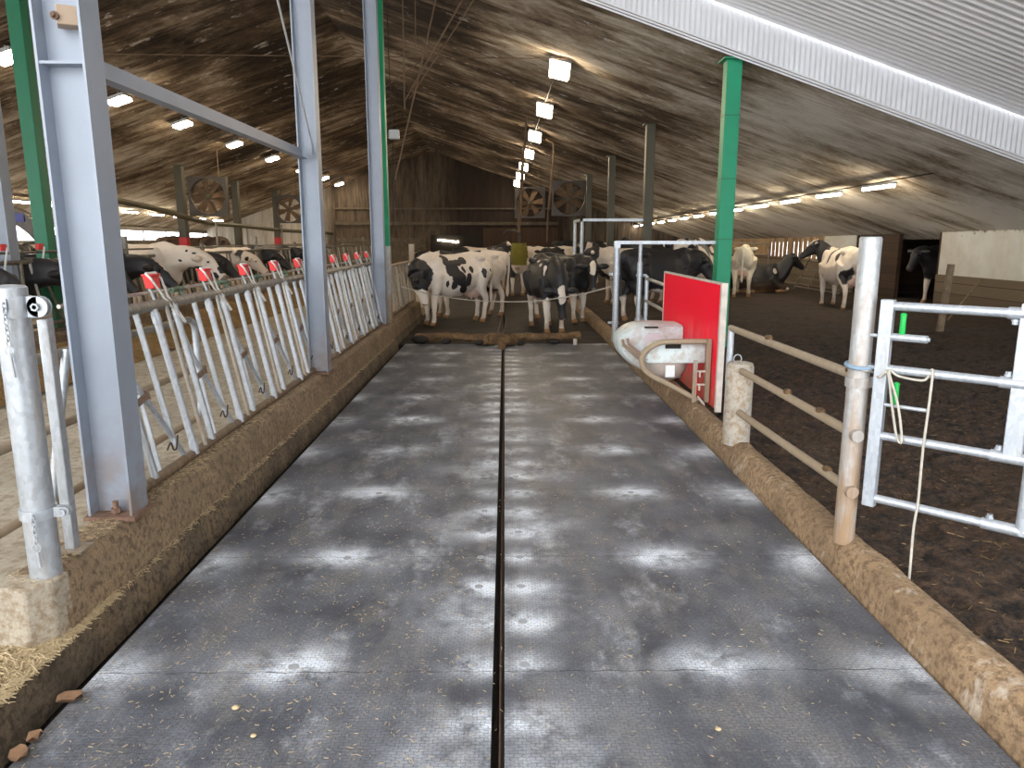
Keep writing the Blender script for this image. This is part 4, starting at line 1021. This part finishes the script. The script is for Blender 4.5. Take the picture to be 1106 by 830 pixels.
#COWS-BEGIN
# ------------------------------------------------------------------ cattle
def sect(c, ax, up, w, h, n=20, top=.86, e=2.3):
    """egg-shaped cross-section; ax = sideways unit, up = upward unit"""
    out = []
    for k in range(n):
        a = 2*PI*k/n; ca, sa = math.cos(a), math.sin(a)
        u = math.copysign(abs(ca)**(2/e), ca); v = math.copysign(abs(sa)**(2/e), sa)
        ww = w*(top if v > 0 else 1.0)*(1 if v <= 0 else 1-.12*v)
        out.append(c + ax*(u*ww) + up*(v*h))
    return out
def cow_mesh(name, poll, hdir, nmid=None, lying=False, legs=(0,0,0,0), hturn=0., tail=0., res=.021, thin=1.0):
    mb = MB(); dz = -.60 if lying else 0
    X = Vector((1,0,0)); Yv = Vector((0,1,0)); Z = Vector((0,0,1))
    st = [(-.86,1.24,.10,.09),(-.82,1.20,.17,.17),(-.70,1.13,.27,.245),(-.52,1.08,.325,.285),(-.30,1.00,.37,.31),(-.05,.955,.41,.35),
          (.20,.95,.415,.355),(.42,.985,.375,.30),(.60,1.01,.35,.235),(.74,1.03,.30,.19),(.86,1.06,.22,.14),(.93,1.08,.14,.09)]
    mb.loft([sect(Vector((x,0,zc+dz)), Yv, Z, ww*thin, hh) for x, zc, hh, ww in st])
    # hip bones, pin bones and spine line
    for s in (-1,1):
        mb.ell((-.50,s*.20,1.315+dz),(.12,.07,.055)); mb.ell((-.79,s*.10,1.27+dz),(.07,.05,.05)); mb.ell((.50,s*.15,1.12+dz),(.16,.09,.24))
        mb.ell((-.62,s*.17,1.02+dz),(.20,.11,.26))
    mb.tube([(-.78,0,1.37+dz),(-.4,0,1.405+dz),(0,0,1.355+dz),(.35,0,1.35+dz),(.62,0,1.39+dz),(.78,0,1.35+dz)], [.04,.05,.045,.045,.06,.05], 8)
    # neck
    P = Vector(poll); hd = Vector(hdir).normalized()
    if nmid is None: nmid = (Vector((.72,0,1.16+dz))*.5 + P*.5)
    nm = Vector(nmid)
    pts = bez([(.55,0,1.10+dz), (.76,0,1.13+dz), nm, P], 4); m = len(pts); rings = []
    for i, p in enumerate(pts):
        f = i/(m-1); d = (pts[min(i+1,m-1)]-pts[max(i-1,0)]).normalized()
        ax = d.cross(Z); 
        if ax.length < .2: ax = Yv.copy()
        ax.normalize(); 
        if ax.dot(Yv) < 0: ax = -ax
        up = d.cross(ax); up = up if up.dot(Z) > 0 or up.dot(X) > 0 else -up
        rings.append(sect(p, ax, up, .175*(1-f)**.8+.115*min(1,f+.25)*1.0, .30*(1-f)+.150*f, 16, .8))
    mb.loft(rings)
    # head
    side = hd.cross(Z)
    side = Yv.copy() if side.length < .25 else side.normalized()
    if side.dot(Yv) < 0: side = -side
    up = side.cross(hd)
    if up.dot(Z) < 0 and abs(up.dot(Z)) > .3: up = -up
    if abs(hd.z) > .8 and up.dot(X) < 0: up = -up
    hs = [(-.10,.02,.08,.08),(-.04,.015,.12,.115),(.04,.0,.128,.142),(.12,-.012,.122,.150),(.21,-.022,.094,.132),(.30,-.026,.078,.105),(.37,-.024,.076,.088),(.43,-.024,.088,.082),(.475,-.026,.088,.074),(.505,-.028,.062,.052),(.515,-.028,.03,.03)]
    mb.loft([sect(P+hd*a+up*b, side, up, w_, h_, 16, .9) for a, b, w_, h_ in hs])
    mb.ell(P+hd*.13-up*.10,(.10,.07,.07))
    for s in (-1,1):
        mb.ell(P+hd*.115+side*(s*.098)+up*.055,(.035,.03,.03))
        q = P-hd*.01+side*(s*.10)+up*.02; e = (side*s*.95-hd*.10-Z*.05-X*.10).normalized()
        mb.tube([q, q+e*.05, q+e*.12, q+e*.20, q+e*.25], [.030,.052,.066,.050,.016], 8)
    # legs: joints front (shoulder, elbow, knee, fetlock, hoof) and hind (hip, stifle, hock, fetlock, hoof)
    if not lying:
        for s in (-1,1):
            o = legs[0] if s < 0 else legs[1]; y = s*.155
            mb.tube(bez([(.52,y,1.02),(.55,y*1.05,.80),(.565+o*.4,y,.60),(.58+o*.55,y,.43),(.575+o*.8,y,.26),(.57+o,y,.13),(.60+o,y,.055),(.615+o,y,.0)],3),
                    interp([.15,.115,.078,.062,.042,.048,.058,.066], 3), 12)
            o = legs[2] if s < 0 else legs[3]; y = s*.19
            mb.tube(bez([(-.58,y*.95,1.06),(-.50,y*1.05,.84),(-.56+o*.3,y,.66),(-.665+o*.5,y*.97,.49),(-.65+o*.8,y*.97,.30),(-.63+o,y,.13),(-.60+o,y,.055),(-.585+o,y,.0)],3),
                    interp([.20,.155,.095,.062,.046,.050,.058,.066], 3), 12)
        mb.ell((-.42,0,.69),(.26,.19,.19)); mb.ell((-.50,0,.64),(.15,.15,.13))
        for sx in (-.34,-.48):
            for s in (-1,1): mb.tube([(sx,s*.075,.57),(sx,s*.08,.475)], [.022,.014], 6)
    else:
        for s in (-1,1):
            mb.tube(bez([(.50,s*.17,.42),(.72,s*.20,.22),(.98,s*.20,.12),(.78,s*.24,.065),(.62,s*.26,.06)],3), interp([.13,.09,.065,.045,.055],3), 10)
            mb.tube(bez([(-.55,s*.20,.45),(-.28,s*.36,.30),(-.12,s*.42,.12),(-.38,s*.46,.07),(-.12,s*.50,.06),(.0,s*.50,.06)],3), interp([.20,.17,.09,.06,.045,.055],3), 10)
        mb.ell((0,0,.33),(.72,.36,.32)); mb.ell((-.45,.1,.25),(.35,.36,.24))
    # brisket and tail
    mb.ell((.74,0,.84+dz),(.16,.10,.17))
    tl = [(-.80,0,1.36+dz),(-.90,tail*.3,1.30+dz),(-.925,tail*.6,1.05+dz),(-.90,tail,.75+dz)]
    tl += [(-.89,tail,.52),(-.885,tail,.40)] if not lying else [(-.98,tail+.1,.09),(-1.1,tail+.2,.06)]
    mb.tube(bez(tl,3), interp([.055,.045,.030,.026,.045,.018],3) , 8)
    o = mb.build(name+'_raw', None, ang=None)
    r = o.modifiers.new('r', 'REMESH'); r.mode = 'VOXEL'; r.voxel_size = res; r.use_smooth_shade = True
    s_ = o.modifiers.new('s', 'SMOOTH'); s_.factor = .5; s_.iterations = 3
    dg = bpy.context.evaluated_depsgraph_get(); me = bpy.data.meshes.new_from_object(o.evaluated_get(dg))
    bpy.data.objects.remove(o); me.name = name
    for p in me.polygons: p.use_smooth = True
    me.materials.clear(); me.materials.append(None)
    return dict(me=me, P=P, hd=hd, up=up, side=side)
def interp(v, n):
    out = []
    for i in range(len(v)-1):
        for k in range(n): out.append(v[i]+(v[i+1]-v[i])*k/n)
    return out + [v[-1]]

BLK = rgb(30,29,31); WHT = rgb(226,214,200)
def coat(name, seed, cover, pose, face='blaze', blobs=(), white=WHT, black=BLK, legs_white=.55, freq=1.15, muck=.5):
    t = NT('coat_'+name); p = t.obj()
    wob = t.new('ShaderNodeTexNoise'); t.put(wob.inputs['Vector'], p); wob.inputs['Scale'].default_value = 5; wob.inputs['Detail'].default_value = 4
    wv = t.vm('SCALE', t.vm('SUBTRACT', wob.outputs['Color'], (.5,.5,.5)), (0,0,0)); wv.node.inputs['Scale'].default_value = .16
    q = t.vm('ADD', p, wv)
    n = t.noise(t.vscale(q, (1,1.0,.85), (seed*3.7, seed*1.9, seed*.7)), freq, 1, .3)
    th = 1-cover
    th = .5 + (th-.5)*.42
    blk = t.mr(n, th-.008, th+.008)          # 1 = black
    def inside(c, r, axis=None):
        d = t.vm('SUBTRACT', q, tuple(c))
        if axis is not None:
            hd, up, side = axis
            cb = t.new('ShaderNodeCombineXYZ')
            for i, (a, rr) in enumerate(zip((hd, side, up), r)):
                dp = t.new('ShaderNodeVectorMath', operation='DOT_PRODUCT'); t.put(dp.inputs[0], d); dp.inputs[1].default_value = tuple(a)
                t.put(cb.inputs[i], t.math('DIVIDE', dp.outputs['Value'], rr))
            l = t.vm('LENGTH', cb.outputs[0])
        else: l = t.vm('LENGTH', t.vm('DIVIDE', d, tuple(r)))
        return t.mr(l, .97, 1.03, 1., 0.)
    for c, r, on in blobs:
        m = inside(c, r); blk = t.math('MAXIMUM', blk, m) if on else t.math('MULTIPLY', blk, t.math('SUBTRACT', 1., m))
    z = t.sep(q)[2]
    if legs_white: blk = t.math('MULTIPLY', blk, t.mr(z, legs_white-.02, legs_white+.02))
    P, hd, up, side = pose['P'], pose['hd'], pose['up'], pose['side']
    ax = (hd, up, side)
    if face in ('blaze', 'black'): blk = t.math('MAXIMUM', blk, inside(P+hd*.18, (.48,.30,.30), ax))
    if face == 'white': blk = t.math('MULTIPLY', blk, t.math('SUBTRACT', 1., inside(P+hd*.22, (.50,.3,.3), ax)))
    if face == 'blaze':
        blk = t.math('MULTIPLY', blk, t.math('SUBTRACT', 1., inside(P+hd*.06+up*.12, (.17,.062,.14), ax)))
        blk = t.math('MULTIPLY', blk, t.math('SUBTRACT', 1., inside(P+hd*.52+up*.0, (.06,.05,.08), ax)))
    f = t.noise(p, 4, 6, .65); g = t.noise(p, 22, 4, .6)
    wc = t.mix(t.mr(f, .45, .7, 0, .45), white, rgb(190,166,140))
    c = t.mix(blk, wc, t.mix(t.mr(f, .3, .7), black, tuple(v*1.8 for v in black[:3])+(1,)))
    # pink udder and muzzle
    ud = inside((-.44,0,.60), (.30,.21,.20)); c = t.mix(t.math('MULTIPLY', ud, t.math('MULTIPLY', t.math('SUBTRACT', 1., blk), .75)), c, rgb(206,164,146))
    mz = inside(P+hd*.52, (.06,.12,.10), ax); c = t.mix(t.math('MULTIPLY', mz, .8), c, rgb(70,58,54) if face != 'white' else rgb(176,142,128))
    # slurry on shanks, horn-coloured hooves
    lz = t.math('MULTIPLY', t.mr(z, .08, .42, 1., 0.), t.mr(f, .38, .6, .15, 1.))
    c = t.mix(t.math('MULTIPLY', lz, muck), c, rgb(128,92,58)); c = t.mix(t.mr(z, .075, .095, 1., 0.), c, rgb(150,110,72))
    t.bump(g, .12, .004)
    return t.fin(c, t.math('ADD', t.math('MULTIPLY', blk, -.2), .75))

POSE = {
 'graze_kerb': cow_mesh('cow_graze_kerb', (.98,.14,.92), (-.22,.16,-1), nmid=(.97,.06,1.07), legs=(.0,.05,-.06,.05), tail=.02),
 'graze_front': cow_mesh('cow_graze_front', (1.02,0,.80), (.10,.10,-1), nmid=(.93,0,1.02), legs=(.07,-.05,.04,-.04)),
 'low': cow_mesh('cow_low', (1.08,-.08,1.16), (.40,-.30,-.86), nmid=(.95,-.02,1.20), legs=(.04,-.04,.05,-.06)),
 'level': cow_mesh('cow_level', (1.13,0,1.27), (.55,0,-.84), nmid=(.95,0,1.24), legs=(.04,-.04,.05,-.06)),
 'proud': cow_mesh('cow_proud', (1.14,0,1.50), (.70,0,-.66), nmid=(.96,0,1.34), legs=(-.04,.05,-.08,.06)),
 'look': cow_mesh('cow_look', (1.04,.16,1.46), (.40,.72,-.60), nmid=(.93,.05,1.32), legs=(.04,-.03,.05,-.08)),
 'feed': cow_mesh('cow_feed', (1.30,0,1.13), (.76,0,-.65), nmid=(1.04,0,1.17), legs=(.06,-.02,.05,-.05)),
 'lying': cow_mesh('cow_lying', (1.06,0,1.00), (.72,.25,-.55), nmid=(.92,0,.78), lying=True),
}
def cow(label, pose, x, y, yaw, mat, z=0., s=1.0, group=None, tags=False):
    ps = POSE[pose]
    me = ps['me']
    o = bpy.data.objects.new('dairy_cow', me); C.objects.link(o)
    o.location = (x, y, z); o.rotation_euler = (0, 0, math.radians(yaw)); o.scale = (s, s, s)
    tag(o, label, 'cow', group)
    o.material_slots[0].link = 'OBJECT'; o.material_slots[0].material = mat
    P, hd, up, side = ps['P'], ps['hd'], ps['up'], ps['side']
    for sg in (-1, 1):
        MB().ell(P+hd*.125+side*(sg*.112)+up*.058, (.020,.016,.018), 10, 6).build('eye', 'eye', o, world=False)
        if tags:
            a = P-hd*.0+side*(sg*.20)-Vector((.03,0,.03)); MB().box(a-Vector((.006,.028,.06)), a+Vector((.006,.028,0))).build('ear_tag', 'ear_tag', o, world=False)
    return o
B_ = 3.0
cA = coat('A', 2.2, .0, POSE['graze_kerb'], 'none', [
    ((.98,0,1.04),(.31,B_,.30),1), ((.86,0,.84),(.15,B_,.14),1), ((.36,0,1.27),(.09,B_,.10),1), ((.24,0,1.12),(.15,B_,.17),1), ((.14,0,.93),(.16,B_,.15),1),
    ((.02,0,.76),(.09,B_,.13),1), ((.08,0,1.24),(.20,B_,.06),1), ((-.06,0,1.27),(.10,B_,.07),1), ((-.09,0,.90),(.07,B_,.13),1), ((-.02,0,.84),(.10,B_,.05),1),
    ((.0,0,1.10),(.035,B_,.06),1), ((-.20,0,1.09),(.05,B_,.08),1), ((-.49,0,1.02),(.06,B_,.09),1), ((-.72,0,1.02),(.025,B_,.07),1), ((.36,0,.83),(.035,B_,.06),1), ((.24,0,.80),(.05,B_,.08),1)], muck=.4)
cA2 = coat('A2', 5.1, .35, POSE['level'], 'blaze', [((.1,0,1.4),(.38,.3,.14),1), ((-.55,0,1.1),(.35,1,.5),0)])
cB = coat('B', 1.3, 1.6, POSE['graze_front'], 'blaze', [((.30,-.22,1.30),(.09,.05,.07),0), ((-.1,-.16,1.34),(.12,.04,.05),0), ((.10,.20,1.33),(.16,.05,.06),0), ((.62,-.2,1.16),(.03,.06,.10),0), ((.75,.1,.95),(.03,.05,.10),0), ((.95,-.1,.72),(.03,.06,.09),0), ((.50,.2,1.28),(.10,.05,.06),0)], legs_white=.62)
cC = coat('C', 4.4, 1.5, POSE['low'], 'blaze', [((.72,.2,.80),(.10,.10,.10),0), ((-.2,.2,1.38),(.18,.1,.05),0)], legs_white=.62)
cD = coat('D', 7.7, .62, POSE['level'], 'black', [((.3,0,1.38),(.28,.3,.10),0)], legs_white=.62)
cE = coat('E', 1.9, 1.6, POSE['low'], 'black', [((.1,0,.58),(.5,.5,.05),0)], legs_white=.5)
cF = coat('F', 3.2, .42, POSE['level'], 'none', freq=3.4)
cG = coat('G', 6.0, .0, POSE['level'], 'white', [((.6,0,1.1),(.3,1,.3),1)], white=rgb(224,216,196))
cH = coat('H', 2.9, 1.6, POSE['lying'], 'black', [((.60,-.2,.62),(.06,.14,.07),0), ((.95,-.2,.12),(.06,.1,.05),0)], legs_white=0)
cI = coat('I', 8.8, .0, POSE['look'], 'blaze', [((.80,0,1.3),(.28,.4,.34),1), ((.10,.1,1.25),(.05,.4,.28),1), ((-.25,.1,1.2),(.07,.4,.10),1), ((.3,0,.75),(.07,.4,.10),1), ((-.65,-.1,1.25),(.10,.2,.06),1)])
cJ = coat('J', 9.9, 1.6, POSE['level'], 'black', [((.15,0,1.40),(.12,.2,.05),0)], legs_white=.62)
cN = coat('N', 5.6, .12, POSE['feed'], 'none', [((1.20,0,.93),(.20,.4,.08),1), ((1.46,0,.84),(.14,.4,.05),1), ((1.62,0,.96),(.08,.2,.07),1), ((1.05,0,1.28),(.03,.3,.03),1), ((.98,0,1.12),(.03,.3,.03),1), ((1.2,0,1.22),(.025,.3,.02),1)])
mx = [coat('mix%d' % k, 10.3+k*2.7, cv, POSE['feed'] if k < 4 else POSE['level'], fc, muck=.7) for k, (cv, fc) in enumerate(((1.3,'blaze'),(.6,'blaze'),(1.0,'black'),(.35,'white'),(.55,'blaze'),(.8,'blaze'),(.3,'white'),(1.5,'black')))]
mxbr = coat('brown', 20.2, 1.6, POSE['level'], 'black', black=rgb(66,50,38), legs_white=0)

cow('white cow with black patches standing sideways, its head lowered at the left kerb', 'graze_kerb', -1.02, 15.35, 219, cA, s=1.02)
cow('pale cow standing right behind the white patched cow, only back and tail showing', 'level', -.80, 16.75, 200, cA2, s=1.03)
cow('black cow facing the camera with lowered head and white legs', 'graze_front', .82, 14.35, -80, cB, s=1.0)
cow('black cow behind the lowered-head cow, its white-blazed head turned to the right', 'low', 1.2, 16.0, -54, cC, s=1.0)
cow('black and white cow behind the white tube frame, facing left', 'level', 3.25, 18.9, 186, cD, z=.10, s=1.0)
cow('large black cow with pink udder standing sideways behind the red board', 'low', 3.08, 14.95, 26, cE, z=.12, s=1.0)
cow('black-and-white speckled cow whose head shows above the red board', 'level', 4.62, 18.3, 240, cF, z=.13, s=1.12)
cow('cream-white cow seen from behind right of the green post', 'level', 6.75, 21.1, 70, cG, z=.13, s=1.0)
cow('black cow lying on the bedding by the boarded wall', 'lying', 7.5, 22.6, -8, cH, z=.12, s=1.05)
cow('white cow with black head looking left, partly behind the tall gate post', 'look', 7.85, 17.4, 90, cI, z=.12, s=1.0)
cow('black cow looking out beside the big white wall panel', 'level', 11.35, 18.9, 198, cJ, z=.1, s=1.02)
cow('pale dirty cow standing under the yellow cow brush', 'level', .42, 23.5, -92, mx[6])
cow('dark cow left of the cow brush, seen from behind', 'level', -.30, 24.6, 80, mx[5])
cow('dark cow just right of the cow brush', 'level', 1.7, 26.3, 250, mx[7])
cow('patched cow far down the alley at its left side', 'proud', -1.0, 27.2, 20, mx[4])
cow('white-backed cow far behind the two black cows', 'level', 1.9, 29.2, 175, mx[6])
cow('patched cow standing behind the far tube frame', 'level', 3.9, 26.8, 165, mx[4], z=.1, s=1.06)
cow('black cow with white flank beyond the dark posts on the right', 'proud', 4.9, 23.8, 190, mx[5], z=.1, s=1.02)
cow('dark cow farthest down the alley near the gable', 'level', .2, 32.5, 10, mx[7])
cow('patched cow far back between posts, right of the alley', 'level', 2.9, 31.0, 15, mx[5], z=.1, s=1.08)
fl = [(9.1,2,'dark feeding cow nearest the camera across the feed table'),(10.55,0,'dark feeding cow beside the far-left green post'),(12.0,2,'black feeding cow just left of the white-headed one, partly behind the column'),
      (13.05,1,'black and white feeding cow with low head right beside the white-headed cow'),(16.4,2,'dark feeding cow between the white head and the beige head'),(18.3,3,'beige-white feeding cow whose head shows near the second column'),
      (20.6,1,'patched feeding cow farther along the feed fence'),(23.4,0,'dark feeding cow farthest along the feed fence')]
for y, k, lab in fl: cow(lab, 'feed', -7.5+rnd.uniform(-.1,.1), y, rnd.uniform(-6,6), mx[k], z=.1, s=1.0, group='cows feeding across the feed table')
cow('white-headed cow stretching its big pale head over the feed table', 'feed', -7.18, 14.5, -4, cN, z=.1, s=1.1)
for x, y, yaw, k, lab in ((-10.9,16.5,100,4,'patched cow loafing behind the feeding cows, nearest of those far left'),(-12.2,19.5,80,6,'white cow loafing before the bright left opening'),
     (-11.8,23.4,100,5,'dark patched cow loafing before the bright left opening'),(-13.0,21.6,10,7,'black cow loafing at far left near the low wall'),(-12.4,30,5,4,'patched cow far back on the left near the gable')):
    cow(lab, 'level', x, y, yaw, mx[k], z=.12, s=1.05)
cow('brown cow whose back shows beside the red-footed post', 'level', -11.9, 28.4, 12, mxbr, z=.15, s=1.16)
# cow brush
br = thing('cow_brush', 'yellow-green roller brush for cows hanging over the alley', 'brush', (.42,21.6,1.0))
mb = MB(); rg = []
for k in range(15):
    f = k/14; r = .20+.045*math.sin(PI*f)+.012*math.sin(k*2.4)
    rg.append([Vector((.42+(r+.012*math.sin(q*5))*math.cos(2*PI*q/28), 21.6+(r+.012*math.sin(q*5))*math.sin(2*PI*q/28), .98+.62*f)) for q in range(28)])
mb.loft(rg); mb.build('roller', 'bristle', br, ang=60)
mb = MB(); mb.tube(bez([(.42,21.6,1.6),(.42,21.6,1.82),(.30,21.6,1.92),(.1,21.6,1.95),(-.02,21.6,1.85)],5), .035, 8); mb.build('swing_arm', 'dark_steel', br)
MB().tube([(.42,21.6,1.9),(.62,21.9,roofz(.62,21.9)-.01)], .03, 8).build('suspension', 'rod_rust', br)
#COWS-END
